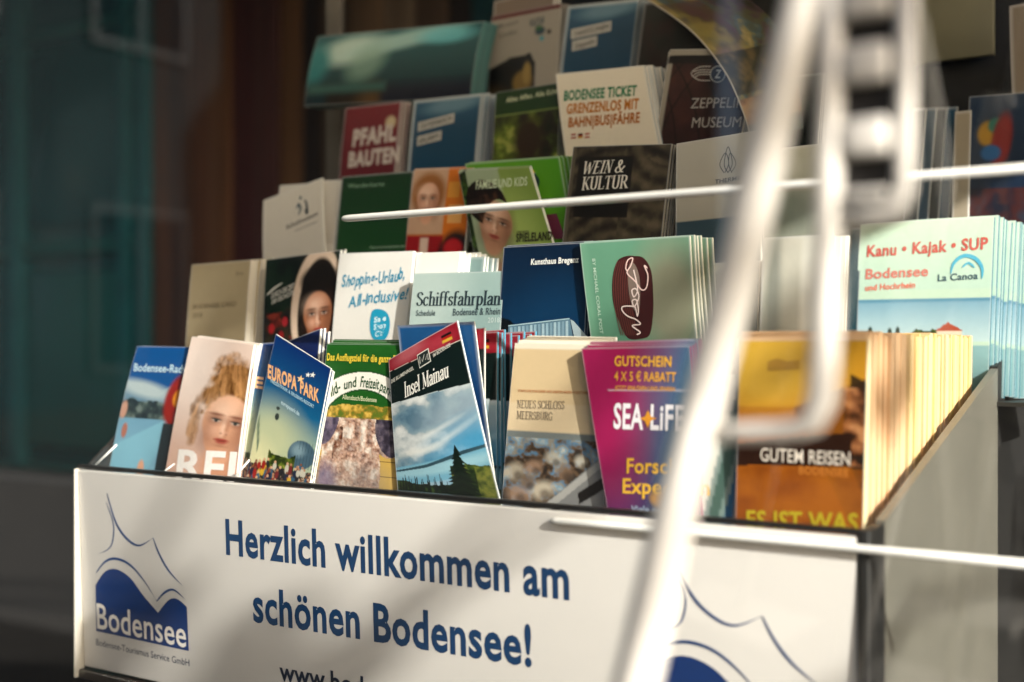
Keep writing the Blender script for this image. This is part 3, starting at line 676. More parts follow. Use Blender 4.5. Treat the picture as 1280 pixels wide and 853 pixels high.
# its pile, upright, seen from the side
def mcopy(a):
    mainau(a); a.rect(-.1, .9, 1.2, 3, '#4f95ad', .1) if False else None
e, f = brochure('brochure', 0, (508, 417), (606, 410), mainau, 'upright red banded island leaflet at the front of its pile, right of the tilted one', dy=.0, H=.214, step=.0016, t=.002, copies=0, curl=.006, quad=None, yaw=.0)
e, f = brochure('brochure', 0, (524, 421), (622, 415), mainau, 'red banded island leaflet in the pile with its flag just showing', dy=.012, H=.212, step=.0016, t=.0028, copies=8, off=(.0034, -.0004), gap=.0012, jit=.007, pg='#4f8fa6',
                clabel='teal edged copy in the pile behind the red banded island leaflets', cgroup='copies in the island leaflet pile', curl=.006)
def bluesheet(a): a.all('#1d4f80'); a.vgrad(0, 1, '#2b6290', '#17406c'); a.vgrad(1, 3, '#17406c', '#4c8aa6')
e, f = brochure('brochure', 0, (497, 407), (593, 402), bluesheet, 'plain blue leaflet slipped in just behind the tilted island leaflet', dy=-.004, quad=((525, 622), (626, 632)), t=.0015, step=.004, curl=.004)

# 7 cream palace leaflet
def art(a):
    a.all('#e3cfae'); a.rect(-1, -1, 2, .07, '#efe6d2', .02); a.rect(.0, .07, 1, .72, '#dfc8a2', .03)
    a.rect(-1, 1.06, 2, 1.30, '#8a8f8c', .02)
    a.vgrad(1.2, 3, '#7c868a', '#6c7478'); a.mottle(1.14, 3, 7, ['#4a3c30', '#a79a86', '#6c93ae', '#cfc6b4', '#7c6650', '#3c3a38', '#8fb0c4'], 31, octv=6)
    for i, (p, q, r) in enumerate([(.12, 1.55, .09), (.3, 1.48, .08), (.5, 1.36, .07), (.62, 1.52, .08), (.4, 1.75, .1), (.16, 1.82, .1), (.78, 1.38, .06), (.25, 1.66, .07)]):
        a.ell(p, q, r, r * 1.2, ['#d9cdb8', '#b89a82', '#c9c2b2', '#8e7660'][i % 4], .8, i, .8); a.ell(p + .03, q + .05, r * .5, r * .6, '#4c3e34', .9, 0, .6)
    a.poly([(-.1, 1.83), (.30, 2.05), (.95, 1.34), (1.1, 1.26), (1.1, 3), (-.1, 3)], '#9a9a98')
    a.poly([(-.1, 1.86), (.28, 2.08), (.2, 3), (-.1, 3)], '#b4b8ba'); a.poly([(.28, 2.08), (.95, 1.36), (1.1, 1.3), (1.1, 1.36), (.95, 1.46), (.33, 2.13)], '#c2c0ba')
    a.poly([(.75, 1.75), (.98, 1.55), (1.0, 1.68), (.76, 1.88)], '#1f1a18'); a.poly([(.46, 1.99), (.58, 1.9), (.58, 2.0), (.47, 2.1)], '#1f1a18'); a.poly([(.86, 2.2), (.92, 2.0), (.99, 2.2)], '#2a2422')
e, f = brochure('brochure', 0, (644, 429), (754, 431), art, 'cream palace leaflet with a painted ceiling picture in its lower half', quad=((631, 636), (760, 648)), copies=6, off=(.0004, .0014), step=.0010, pg='#efe9da', dy=-.004, curl=.006,
                clabel='white topped copy behind the cream palace leaflet')
text(f, e, 'STAATLICHE SCHLOESSER UND GAERTEN BADEN-WUERTTEMBERG', (650, 490), (742, 493), 3.2, '#b5703a', .02)
text(f, e, 'NEUES SCHLOSS', (649, 510), (708.5, 511.5), 9.5, '#6a5e50', style='serif', thick=.10)
text(f, e, 'MEERSBURG', (649, 523.5), (694, 525.5), 9.5, '#6a5e50', style='serif', thick=.10)

# 8 magenta aquarium voucher
def art(a):
    t = np.clip((a.p * 1.1 + a.q * .25 - .45) / .7, 0, 1)[:, None]
    a.c = np.array(lin('#a8285e')) * (1 - t) + np.array(lin('#4a7c98')) * t
    d_ = np.clip((a.q - 1.15) / .9, 0, 1)[:, None]; a.c = a.c * (1 - d_) + np.array(lin('#1d3566')) * d_
    a.ell(.1, .9, .35, 1.0, '#b0306a', 1., 0, .6); a.rect(.2, .50, 1.1, .512, '#e6dce0', .006)
    a.ell(.62, 1.75, .12, .1, '#d9a23a', .5); a.ell(.9, 1.3, .2, .08, '#9cc0d0', .8, -.5, .7)
e, f = brochure('brochure', 0, (727, 436), (862, 433), art, 'magenta and blue aquarium voucher leaflet with yellow lettering', quad=((764, 648), (876, 658)), dy=-.014, copies=5, off=(.0006, .0016), step=.0012, curl=.004, pg='#7c2450',
                clabel='magenta edged copy behind the aquarium voucher leaflet')
text(f, e, 'GUTSCHEIN', (769, 457.5), (840, 458.5), 13, '#f0b43c', .02)
text(f, e, '4 X 5 € RABATT', (769, 476), (846, 477.5), 12, '#e8a83c', .015)
text(f, e, 'JETZT EINLÖSEN UND SPAREN', (770, 487), (845, 489), 5, '#e0a04a', .02)
text(f, e, 'SEA', (769, 535), (806, 536.5), 32, '#f4eef0', .025)
text(f, e, 'LiFE', (815, 536.5), (856, 538), 32, '#f4eef0', .025)
fill(f, e, [(808, 521), (812, 513), (816, 521), (823, 523), (816, 526), (812, 535), (808, 526), (801, 523)], '#e0962e', lift=.001)
text(f, e, 'Forscher', (786, 591), (870, 592), 19, '#edb83a', .02)
text(f, e, 'Expedition', (781, 616), (890, 619), 19, '#edb83a', .02)
text(f, e, 'Viele neue Tiere', (792, 640), (866, 643), 9, '#a9bcd0', .01)

# 9 teal strips and small leaflets seen between the bars of the frame reflection
def teal_stripes(a):
    a.all('#8fa39c'); 
    for k in range(8): a.poly([(-.4 + k * .3, 3), (-.2 + k * .3, 3), (.6 + k * .3, 0), (.4 + k * .3, 0)], ['#2f9ac2', '#d8dcd2', '#5f7a70', '#1f6f96'][k % 4])
brochure('brochure', 0, (862, 470), (938, 468), teal_stripes, 'teal and white striped leaflet right of the magenta voucher', quad=((862, 655), (922, 661)), dy=.004, copies=2, step=.002)
def pale(a): a.all('#b9b7a8'); a.vgrad(0, 2, '#c9c6b4', '#8c9288'); a.ell(.5, .9, .5, .3, '#6c7a72', 1., 0, .6); a.ell(.3, .3, .3, .2, '#e4e2d6', 1., 0, .8)
brochure('brochure', 1, (872, 330), (950, 326), pale, 'pale grey green leaflet seen between the bars above the striped one', copies=4, step=.003, dy=.01)
def purp(a):
    a.all('#e9e0d2'); a.rect(.1, .0, .9, .3, '#d9b64a'); a.rect(.1, .3, .95, 2, '#7c2a6c')
    for k in range(5): a.ell(.5 + .1 * math.sin(k * 4), .5 + k * .22, .28, .06, '#e9dccf', .3)
brochure('brochure', 0, (922, 424), (966, 424), purp, 'small purple and yellow leaflet upright behind the orange catalogue', copies=2, step=.002, dy=.045, H=.205)
def greywhite(a): a.all('#c2c0b4'); a.vgrad(0, 2, '#dcd9cc', '#a9a99c'); a.ell(.2, 1., .12, 1.2, '#8c9088', 1., 0, .7); a.ell(.75, .8, .1, 1, '#f0eee4', 1., 0, .7)
brochure('brochure', 1, (955, 298), (1030, 294), greywhite, 'blank off white leaflet between the purple leaflet and the upright bar', copies=6, step=.003, dy=-.02, off=(.003, 0))
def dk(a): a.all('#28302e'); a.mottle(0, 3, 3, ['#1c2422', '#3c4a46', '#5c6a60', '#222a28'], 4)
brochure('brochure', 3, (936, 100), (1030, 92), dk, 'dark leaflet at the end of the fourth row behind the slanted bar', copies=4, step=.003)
brochure('brochure', 2, (945, 190), (1030, 180), pale, 'pale leaflet at the end of the third row behind the slanted bar', copies=4, step=.003)

# 10 orange catalogue with a deep sunlit pile
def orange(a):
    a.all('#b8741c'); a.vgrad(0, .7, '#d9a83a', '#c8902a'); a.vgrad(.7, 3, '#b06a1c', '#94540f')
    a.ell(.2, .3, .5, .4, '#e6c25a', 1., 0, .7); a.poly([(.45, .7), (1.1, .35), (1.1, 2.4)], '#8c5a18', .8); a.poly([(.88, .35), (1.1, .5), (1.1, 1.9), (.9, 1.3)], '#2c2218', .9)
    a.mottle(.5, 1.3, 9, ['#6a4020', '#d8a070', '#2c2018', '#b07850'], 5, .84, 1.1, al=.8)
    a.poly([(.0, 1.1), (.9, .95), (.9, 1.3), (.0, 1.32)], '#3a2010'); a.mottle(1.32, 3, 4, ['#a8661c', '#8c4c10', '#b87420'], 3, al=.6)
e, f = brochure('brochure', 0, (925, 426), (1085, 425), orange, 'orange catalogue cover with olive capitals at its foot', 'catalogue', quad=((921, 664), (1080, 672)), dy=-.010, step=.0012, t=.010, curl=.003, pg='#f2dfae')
text(f, e, "GUTEM REISEN", (952, 576), (1064, 582), 17, '#e9dccb', .006)
text(f, e, 'BODENSEE', (1000, 592), (1062, 596), 10, '#c8782c', .03)
text(f, e, 'ES IST WAS', (935, 659), (1074, 664), 22, '#b8a420', .025)
fill(f, e, [(960, 452), (972, 448), (984, 452), (1000, 450), (1000, 462), (960, 464)], '#b98a34', lift=.0006)
cat_pages = ['#e6c894', '#e2bf80', '#e4c488', '#e0ba78', '#e8cd9c', '#e3c084', '#e6c890']
r = random.Random(8)
xr = .9665; yc = .062
pm_ = {}
i = 0
while yc < .475:
    t = r.choice([.007, .010, .012]); key = round(t, 3), i % len(cat_pages) if yc > .19 else (4 if i % 3 else 0)
    if key not in pm_:
        v = []; Wd = .118; Hh = .2145
        pm_[key] = pages_mesh(Wd, Hh, t - .0008, lambda x, z: 0 * x, mat('catalogue_edge_%d' % (key[1]), cat_pages[key[1]] if yc > .19 else '#e4bc90', .8, noise=.07, nscale=30, stretch=(1, 60, .6), randv=.08))
    o = bpy.data.objects.new('catalogue', pm_[key]); COL.objects.link(o)
    la = math.radians(3)
    o.matrix_world = Matrix.Translation((xr - .059 + r.uniform(-.003, .0008), yc, .950 + r.uniform(-.001, .004))) @ Matrix.Rotation(-la + r.uniform(-.006, .006), 4, 'X') @ Matrix.Rotation(r.uniform(-.012, .012), 4, 'Z')
    tag(o, 'yellow edged catalogue in the deep sunlit pile behind the orange cover', 'catalogue', 'catalogues in the sunlit pile')
    yc += t + .0005; i += 1

# canoe leaflet behind them and dark blue pile
def kanu(a):
    a.all('#b9cdbb'); a.vgrad(0, .55, '#c4d6c2', '#b4cbbd'); a.vgrad(.62, .95, '#7ea3b4', '#b9cccb')
    a.rect(-1, .62, 2, .64, '#5f8ea2'); a.mottle(.86, 1.02, 10, ['#3c4a22', '#66702e', '#8a8a4c', '#2f3c22'], 3, .38, .78, edge=.07)
    a.ell(.12, .9, .02, .07, '#26382a', .3); a.ell(.27, .9, .018, .06, '#26382a', .3); a.ell(.33, .9, .018, .07, '#26382a', .3)
    a.rect(.62, .86, .80, .98, '#d9c6b2'); a.poly([(.6, .87), (.7, .80), (.82, .87)], '#a8543a'); a.vgrad(.98, 3, '#8fb0b0', '#5c8a9a')
e, f = brochure('brochure', 5, (1076, 280), (1243, 271), kanu, 'pale green canoe and kayak leaflet behind the sunlit catalogues', H=.215, step=.0016, copies=9, t=.007, off=(.0030, 0), pg='#33626c', clabel='blue edged copy behind the pale green canoe leaflet', jit=.006, lean=math.radians(6))
text(f, e, 'Kanu • Kajak • SUP', (1085, 322), (1236, 312), 15, '#b5544a', .03)
text(f, e, 'Bodensee', (1084, 350), (1162, 346), 13, '#bd6e62', .025)
text(f, e, 'und Hochrhein', (1084, 365), (1146, 361), 8, '#d0664f', .02)
text(f, e, 'La Canoa', (1174, 353), (1224, 350), 9, '#2c4a56', .02)
line(f, e, [(1190, 344), (1194, 330), (1206, 321), (1220, 324), (1229, 336), (1229, 350)], 5, '#4a9fb8', taper=True)
line(f, e, [(1204, 336), (1212, 330), (1220, 336)], 3, '#4a9fb8', taper=True)
def lightstrip(a): a.all('#dff0ee'); a.vgrad(0, 3, '#eef8f6', '#b4d4d4')
brochure('brochure', 5, (1046, 282), (1062, 281), lightstrip, 'thin pale leaflet on edge at the left of the canoe leaflet', H=.2, dy=-.01, step=.004, lean=math.radians(6))
brochure('brochure', 5, (1062, 285), (1078, 284), lambda a: a.all('#1d4650'), 'narrow dark teal leaflet between the thin pale one and the canoe leaflet', H=.2, dy=.0, step=.004, lean=math.radians(6))
def bluekid(a):
    a.all('#20344c'); a.vgrad(0, 2, '#28405a', '#182638'); a.ell(.25, .5, .12, .16, '#b08a2c', .4); a.ell(.35, .4, .1, .1, '#2c7a6c', .4); a.ell(.42, .6, .12, .35, '#8c2c2c', .4, .1)
    a.ell(.3, .75, .12, .1, '#2f6c9c', .4); a.rect(.0, 1.2, 1, 3, '#2a2a3a'); a.mottle(1.2, 3, 5, ['#5c2c20', '#1c2434', '#3c4450'], 4, al=.7)
e, f = brochure('brochure', 6, (1212, 121), (1318, 113), bluekid, 'dark blue leaflet with bright cartoon splash, at the right end behind', H=.22, step=.002, copies=2, t=.004, pg='#c9c2b0')
text(f, e, 'Abenteuer', (1268, 262), (1268, 150), 14, '#c4c8cc', .03, up=(-1, 0)) if False else None
for i in range(4):
    brochure('brochure', 6, (1140 + i * 13, 136 - i * .5), (1158 + i * 13, 135 - i * .5), (lambda c: (lambda a: a.all(c)))(['#14303c', '#1c4a60', '#12262e', '#1a5670'][i]), 'narrow dark blue leaflet standing %s the dark blue splash leaflet' % ['far left of', 'second along towards', 'third along towards', 'closest beside'][i], H=.21, dy=.004 * i, step=.005)
brochure('brochure', 6, (1194, 140), (1214, 138), lambda a: a.all('#a59a88'), 'narrow beige leaflet edge touching the dark blue splash leaflet', H=.21, dy=-.004, step=.005)
brochure('brochure', 6, (1262, 8), (1330, -5), lambda a: a.all('#8c7f70'), 'dim beige leaflet high in the far right corner', H=.12, dy=.03, step=.005)

# ================================================================== second row
def art(a):
    a.all('#b8a888'); a.rect(-1, -1, 2, 1.2, '#b5a587'); a.ell(.5, .4, .6, .5, '#c6b798', 1., 0, .6); a.rect(-1, 1.12, 2, 3, '#4a3420', .03); a.ell(.6, 1.4, .5, .1, '#6c5236', .9)
e, f = brochure('brochure', 1, (240, 331), (314, 325), art, 'sand coloured leaflet with brown foot at the left of the second row', step=.0022, copies=7, t=.004, off=(.0012, .0004), pg='#e4dac8')
text(f, e, 'BODENSEE CARD', (246, 387), (300, 383), 6, '#7a6a50', .01); text(f, e, '2018', (246, 398), (258, 397), 6, '#7a6a50', .01); text(f, e, 'ba', (297, 345), (306, 344), 6, '#8a7a60', .01)

def hood(a):
    a.all('#16281f'); a.mottle(.0, 3, 4, ['#12201a', '#22382a', '#0f1814', '#1c3024'], 3)
    a.mottle(.55, 3, 9, ['#1a1a18', '#5c2420', '#2c3a2a', '#3a2a24', '#8c4030', '#1c2a2c'], 8, 0, .45, edge=.08)
    for p, q, c in ((.12, .72, '#a82c30'), (.25, .8, '#9c2a2c'), (.3, .66, '#a8343a'), (.1, .92, '#b08a6c'), (.2, 1.0, '#8c3c30')): a.ell(p, q, .04, .05, c, .5)
    a.ell(.72, .55, .34, .62, '#d8c2ae', .06, .05); a.ell(.74, .60, .27, .55, '#241a14', .08, .05)
    a.ell(.74, .28, .24, .16, '#1c1410', .3)
    a.face(.74, .62, .24, '#b9805f', '#4c2a1c', None, rot=-.05)
    a.ell(.76, .92, .12, .07, '#5c3222', .8, 0, .7); a.ell(.8, 1.15, .32, .28, '#c58a66', .3); a.poly([(.3, 1.25), (.5, .95), (.7, 1.2), (.6, 2), (.2, 2)], '#dcb92c'); a.ell(.86, 1.35, .2, .2, '#a8644a', .5)
e, f = brochure('brochure', 1, (333, 325), (426, 313), hood, 'dark leaflet with a man in a pale hood, left half of the second row', step=.0012, copies=2, t=.003, off=(.001, 0))
text(f, e, 'DURCH DIE ZEIT', (343, 374), (371, 361), 7, '#d9d4c8', .02); text(f, e, 'DER GESCHICHTE', (344, 381), (371, 369), 6, '#d9d4c8', .02)
line(f, e, [(337, 370), (345, 362), (356, 354)], 3, '#d9d4c8', taper=True)

def art(a):
    a.all('#e6e2dc'); a.vgrad(0, 2, '#e9e6e0', '#d9d4cc')
    a.mottle(.98, 3, 8, ['#c49a7c', '#e0c0a4', '#9c6c50'], 7, -.1, .16, edge=.12)
e, f = brochure('brochure', 1, (425, 317), (517, 314), art, 'white shopping leaflet with turquoise handwriting in the second row', step=.002, copies=6, t=.005, off=(.0060, -.0006), pg='#f2efe8', gap=.003, clabel='blank white copy fanned out behind the turquoise handwritten leaflet', dy=-.004)
def hand(fl, e, s, p0, p1, cap, col, seed):
    """loose capitals and small letters that bob along the line"""
    r = random.Random(seed); wd = [(.25 if c == ' ' else sans(c, .02)[2] + .10) for c in s]; tot = sum(wd) - .10; x = 0
    for c, w in zip(s, wd):
        if c != ' ':
            t0 = x / tot; t1 = (x + w - .10) / tot; j = r.uniform(-1.2, 1.2); sl = r.uniform(-.6, .6)
            text(fl, e, c, (p0[0] + (p1[0] - p0[0]) * t0, p0[1] + (p1[1] - p0[1]) * t0 + j), (p0[0] + (p1[0] - p0[0]) * t1, p0[1] + (p1[1] - p0[1]) * t1 + j + sl), cap * r.uniform(.95, 1.1), col, .02, up=(r.uniform(.0, .25), 1))
        x += w
hand(f, e, 'Shopping-Urlaub,', (430, 360), (508, 350), 15, '#1486a8', 1)
hand(f, e, 'All-Inclusive!', (440, 384), (512, 374), 15, '#1486a8', 2)
fill(f, e, [(470, 390), (478, 387), (488, 391), (493, 403), (491, 420), (483, 427), (472, 423), (468, 408)], '#1c93b4', smooth=True)
for q, (aa, bb) in enumerate((((473, 404), (488, 401)), ((473, 413), (488, 410)), ((475, 422), (487, 419)))): text(f, e, ['Sale', 'Shop', 'City'][q], aa, bb, 7, '#dff2f4', .03)

def art(a):
    a.all('#9fb5b0'); a.vgrad(0, 2, '#a9bdb8', '#7c9c9c'); a.ell(.15, .3, .4, .5, '#c6d2cc', 1., .3, .7)
    for k, (p, q) in enumerate([(.20, .78), (.30, .64), (.44, .60), (.12, .9)]):
        a.poly([(p, q), (p + .05, q - .03), (p + .22, q + .2), (p + .18, q + .24)], '#5c7878', .8)
    a.ell(.7, 1.3, .6, .4, '#5f8e98', 1., 0, .6)
e, f = brochure('brochure', 1, (518, 342), (632, 339), art, 'grey green ferry timetable with dark serif title in the second row', 'timetable', step=.0018, copies=2, dy=-.022, t=.003, pg='#d9e2e0', off=(.001, .0))
text(f, e, 'Schiffsfahrplan', (523.5, 382.5), (629, 381.5), 16.5, '#24333a', style='serif', thick=.16)
text(f, e, 'Schedule', (524, 395.5), (548, 395), 7.5, '#3a4a50', .012); text(f, e, 'Bodensee & Rhein', (570, 395), (629, 393.5), 9, '#3a4a50', .012); text(f, e, '2018', (614, 404), (629, 403.5), 6.5, '#c2d0cc', .01)
# lit white pile left and behind the timetable
def bl(a): a.all('#eeeae2')
brochure('brochure', 1, (521, 318), (575, 316), bl, 'blank white leaflet glaring in the sun above the ferry timetable', step=.004, copies=5, t=.003, dy=.0, off=(.004, .0), gap=.002)
brochure('brochure', 1, (572, 322), (606, 321), lambda a: a.all('#8ca3a0'), 'grey green leaflet between the glaring blank one and the night picture', step=.004, copies=3, t=.003, dy=.012, off=(.003, .0), gap=.002)

def art(a):
    a.all('#0c2c44'); a.vgrad(0, .9, '#0c2a44', '#0f3d5c'); a.vgrad(.9, 1.4, '#0f3d5c', '#1f5a7c'); a.ell(.7, .8, .5, .4, '#15496c', 1., 0, .6)
    top = [(0, .72), (.12, .74), (.2, .80), (.35, .87), (.5, .88), (.62, .98), (.8, 1.02), (1.1, 1.08)]
    a.poly(top + [(1.1, 3), (0, 3)], '#0a141c'); a.rect(-1, 1.25, 2, 3, '#0c2438', .05)
e, f = brochure('brochure', 1, (630, 309), (738, 303), art, 'midnight blue art gallery leaflet with a lit glass building', step=.0014, copies=3, dy=-.020, t=.003, off=(.0008, 0), pg='#27404e')
text(f, e, 'Kunsthaus Bregenz', (665.5, 331.5), (725, 328.5), 7.6, '#e8e8e2', .03)
fill(f, e, [(641, 408), (717, 399), (722, 424), (640, 428)], '#5c7c8e', lift=.0006)
for k in range(15):
    t = k / 15; fill(f, e, [(643 + t * 74, 410 - t * 8.5), (646.2 + t * 74, 409.7 - t * 8.5), (647 + t * 74, 424 - t * 2), (643.5 + t * 74, 424.5 - t * 2)], ['#93b0bc', '#7c9aa8', '#a3bcc4'][k % 3], lift=.0009)
fill(f, e, [(718, 400), (722, 402), (742, 424), (724, 424)], '#a8b8bc', lift=.0010)
line(f, e, [(641, 408), (717, 399)], 1.4, '#a9c4cc', smooth=False, lift=.0012)

def art(a):
    a.all('#6f9c84'); a.vgrad(0, 2, '#76a38a', '#5f8c74'); a.ell(.8, .55, .3, .5, '#97907c', .9, 0, .85)
    a.ell(.02, .5, .05, .8, '#86b096', 1, .0, .5)
e, f = brochure('brochure', 1, (725, 304), (862, 295), art, 'sage green leaflet with a dark red ribbed drum and white script', dy=-.026, step=.0018, copies=5, t=.0032, off=(.0026, .0), pg='#c9c4b0', gap=.0014, quad=((760, 520), (885, 520)), clabel='black and white edged copy behind the sage green drum leaflet')
fill(f, e, [(783, 321), (795, 320.5), (806, 323), (816, 338), (820, 365), (821, 392), (818, 418), (808, 424), (792, 424), (782, 410), (771, 380), (768.5, 350), (773, 328)], '#3a1414', lift=.0006, smooth=True)
for k in range(9):
    x = 773 + k * 2.6; line(f, e, [(x + 1, 327 - k * .4), (x - 3 + k * .3, 350), (x + .5, 385), (x + 9, 420)], .9, '#6c3a32', lift=.0009)
fill(f, e, [(788, 335), (795, 330), (803, 350), (804, 385), (797, 388), (790, 365)], '#7c6a60', lift=.0011, smooth=True)
line(f, e, [(788, 340), (785, 336), (787, 326), (793, 323.5), (791, 333), (787, 342), (797, 352), (806, 363), (812, 360), (813, 345), (808, 333), (812, 336)], 1.6, '#e9c9c0', lift=.0014)
line(f, e, [(795, 338), (801, 362), (797, 372), (794, 364), (799, 362), (803, 372), (798, 384), (795, 377), (800, 376), (803, 388), (802, 396), (800, 388), (797, 384), (784, 384), (783, 389), (790, 396), (800, 400), (806, 406), (796, 408), (806, 416), (802, 419)], 1.6, '#e9d4cc', lift=.0016)
text(f, e, 'BY MICHAEL CORAL POST', (742, 324), (756, 418), 4.5, '#b9d0bc', .01, up=(1, 0))
for i in range(4):
    brochure('brochure', 1, (862 + i * 6.5, 296 + i * .6), (868.5 + i * 6.5, 296 + i * .6), (lambda c: (lambda a: a.all(c)))(['#c9a04a', '#1a1614', '#d9d4c6', '#1c1a1a'][i]), ['ochre', 'black', 'cream', 'charcoal'][i] + ' edged narrow leaflet %s the sage green drum leaflet' % ['touching the right of', 'next but one right of', 'third to the right of', 'fourth to the right of'][i], dy=-.014 + .004 * i, step=.005)

# ================================================================== third row
def art(a): a.all('#d6d0c6'); a.vgrad(0, 2, '#dcd6cc', '#c8c0b4')
e, f = brochure('brochure', 2, (331, 251), (402, 222), art, 'white leaflet with two walking figures, tilted at the left of the third row', dy=-.006, quad=((338, 360), (418, 358)), step=.004, t=.002)
line(f, e, [(374, 262), (376, 256), (379, 262), (377, 270)], 3, '#27485a', taper=True); line(f, e, [(383, 250), (386, 256), (388, 268), (384, 262)], 3.4, '#20303c', taper=True); line(f, e, [(377, 246), (378, 250)], 3, '#27485a'); 
text(f, e, 'Schulmuseum', (363, 288), (401, 270), 6, '#3a3a40', .02); text(f, e, 'Friedrichshafen', (375, 291), (401, 279), 3, '#6a6a6a', .01)
brochure('brochure', 2, (350, 232), (392, 229), art, 'white leaflet corner showing above the tilted walking figures one', dy=.012, step=.004, t=.002)
brochure('brochure', 2, (398, 226), (428, 225), art, 'white leaflet upright right of the tilted walking figures one', dy=.004, step=.004, t=.003, copies=2, off=(.001, 0))

def art(a): a.all('#1f4a2c'); a.vgrad(0, .9, '#1d4528', '#2a5a34'); a.vgrad(.9, 2, '#173a22', '#2c6038'); a.ell(.5, 1.3, .7, .1, '#3f7a48', .9, 0, .5)
e, f = brochure('brochure', 2, (428, 221), (517, 214), art, 'plain dark green leaflet in the third row', step=.003, copies=3, t=.003, off=(.0015, 0), pg='#d8d4c6')
text(f, e, 'Wanderkarte', (436, 236), (482, 233), 6, '#7fa184', .01); text(f, e, 'Naturschutzzentrum', (468, 312), (512, 310), 3.6, '#9ab89c', .01)

def girl(a):
    a.all('#c98a4a'); a.rect(.55, -1, 2, 3, '#d9822c'); a.rect(-.1, -.1, .6, .9, '#cfae94', .03); a.face(.30, .42, .24, '#e2b296', '#8c5a44', '#a87444', rot=.0)
    a.rect(-.1, .92, .62, 3, '#a8242c', .03); a.rect(.24, .95, .38, 3, '#e0c8b8', .03); a.rect(.62, .18, .82, .4, '#e0a24a'); a.rect(.66, .5, .9, .75, '#e3b070')
    a.ell(.85, 1.25, .3, .4, '#241c1c', .3); a.ell(.8, 1.1, .16, .14, '#c23038', .4); a.ell(.85, 1.4, .2, .12, '#b42a34', .4); a.ell(.7, 1.55, .14, .1, '#d8a82c', .4); a.ell(1., 1.5, .12, .1, '#2c6aa0', .4)
e, f = brochure('brochure', 2, (518, 213), (592, 210), girl, 'orange leaflet with a smiling girl in red, third row', dy=-.004, step=.0013, copies=4, t=.003, off=(-.0022, .0006))

def spiel(a):
    a.all('#9fb04a'); a.vgrad(0, 2, '#8fa45a', '#7c9c3a'); a.rect(-.1, -.1, .56, 3, '#aab69a', .03); a.ell(.62, .9, .3, .6, '#b8c87c', 1., 0, .7)
    a.mottle(0, .5, 12, ['#1c2c14', '#4c6a2c', '#2c401c'], 5, -.1, .10, edge=.1); a.mottle(.3, 1.3, 14, ['#2c401c', '#5c7a3c', '#1c2c14'], 6, -.1, .06)
    a.face(.36, .62, .27, '#d0a284', '#5c3828', None, rot=.35)
    hm = a.circ(.30, .38, .27, .26, .3) * (1 - a.circ(.38, .70, .2, .36, .35)); a.mottle(0, 1, 16, ['#2c1c14', '#4c3424', '#1c120c', '#5c4030'], 4, mask=hm)
    a.ell(.42, 1.3, .32, .3, '#c4a48c', .5); a.ell(.34, 1.6, .2, .25, '#b08870', .6); a.ell(.5, 1.75, .3, .2, '#2f5c80', .6)
    a.ell(.75, .95, .06, .05, '#b4506c', .6)
def green(a): 
    a.all('#4f8c1f'); a.vgrad(0, 2, '#5c9c24', '#3a7018'); a.ell(.3, .5, .5, .6, '#86b83c', 1., 0, .5)
e, f = brochure('brochure', 2, (582, 205), (700, 196), green, 'bright green theme park leaflet with round dark badge behind the folded one', dy=.0, step=.003, copies=8, t=.0032, off=(.0022, .0004), pg='#6c9c34', quad=((640, 440), (752, 440)), gap=.0012, clabel='green edged copy behind the bright green badge leaflet')
fill(f, e, [(664 + 13 * math.cos(t * .45), 229 + 13 * math.sin(t * .45)) for t in range(14)], '#16303a', lift=.001)
text(f, e, 'WILD', (656, 231), (673, 230), 4, '#c8dcd8', .02); text(f, e, 'PARK', (656, 237), (673, 236), 4, '#c8dcd8', .02)
line(f, e, [(658, 222), (662, 217), (667, 221), (671, 217)], 2, '#2ca0c0'); line(f, e, [(664, 216), (668, 214), (671, 219)], 1.6, '#e0b02c')
fill(f, e, [(684, 270), (700, 268), (712, 300), (698, 300)], '#5c1c34', lift=.0012)
e, f = brochure('brochure', 2, (573, 214), (662, 209), spiel, 'green and white family leaflet with a laughing child, folded open forward', dy=-.020, quad=((612, 400), (722, 396)), step=.0011, t=.002, curl=.004, copies=1, off=(-.001, .002))
text(f, e, 'SPIELELAND', (647, 303), (692, 300), 10.5, '#2c2814', .045); text(f, e, 'ravens', (648, 292), (663, 291), 3.6, '#4a4a2a', .02)
text(f, e, 'FAMILIE UND KIDS', (596, 237), (660, 232), 11, '#d0dcb8', .02)

def wein(a):
    a.all('#4a4236'); t = np.hypot(a.p - .55, (a.q - 1.55) * .8)
    rg = (np.sin(t * 55) * .5 + .5) * (a.nz(9, 4) * .9 + .2); a.c = np.array(lin('#2a241c')) * (1 - rg[:, None]) + np.array(lin('#8c7e68')) * rg[:, None]
    t = np.hypot(a.p - 1., a.q + .1); m = ((t > .3) & (a.q < .85) & (a.p > .55)); rg = (np.sin(t * 40) * .5 + .5)[:, None]; a.c = np.where(m[:, None], np.array(lin('#3a342a')) * (1 - rg) + np.array(lin('#7c705c')) * rg, a.c)
    a.mottle(0, 3, 14, ['#1c1814', '#6c6250', '#3c362c'], 9, al=.45)
    a.rect(.30, 1.2, .75, 3, '#2c261e', .1); a.rect(.08, .1, .64, .66, '#211c16'); a.rect(-.1, -.1, .04, 3, '#6c6454', .01); a.rect(.0, 1.0, .06, 3, '#a59a84', .02)
e, f = brochure('brochure', 2, (717, 183.5), (840, 180), wein, 'dark stone vault leaflet headed in white serif, wine and culture', dy=-.006, step=.0013, copies=6, t=.003, off=(.0016, -.0006), pg='#a39c8e', clabel='pale edged copy behind the dark stone vault leaflet')
text(f, e, 'WEIN &', (729, 218.5), (781, 216), 16, '#efe8da', style='serif', up=(.22, 1), thick=.15)
text(f, e, 'KULTUR', (729.5, 238.5), (786.5, 236), 16, '#efe8da', style='serif', up=(.04, 1), thick=.15)

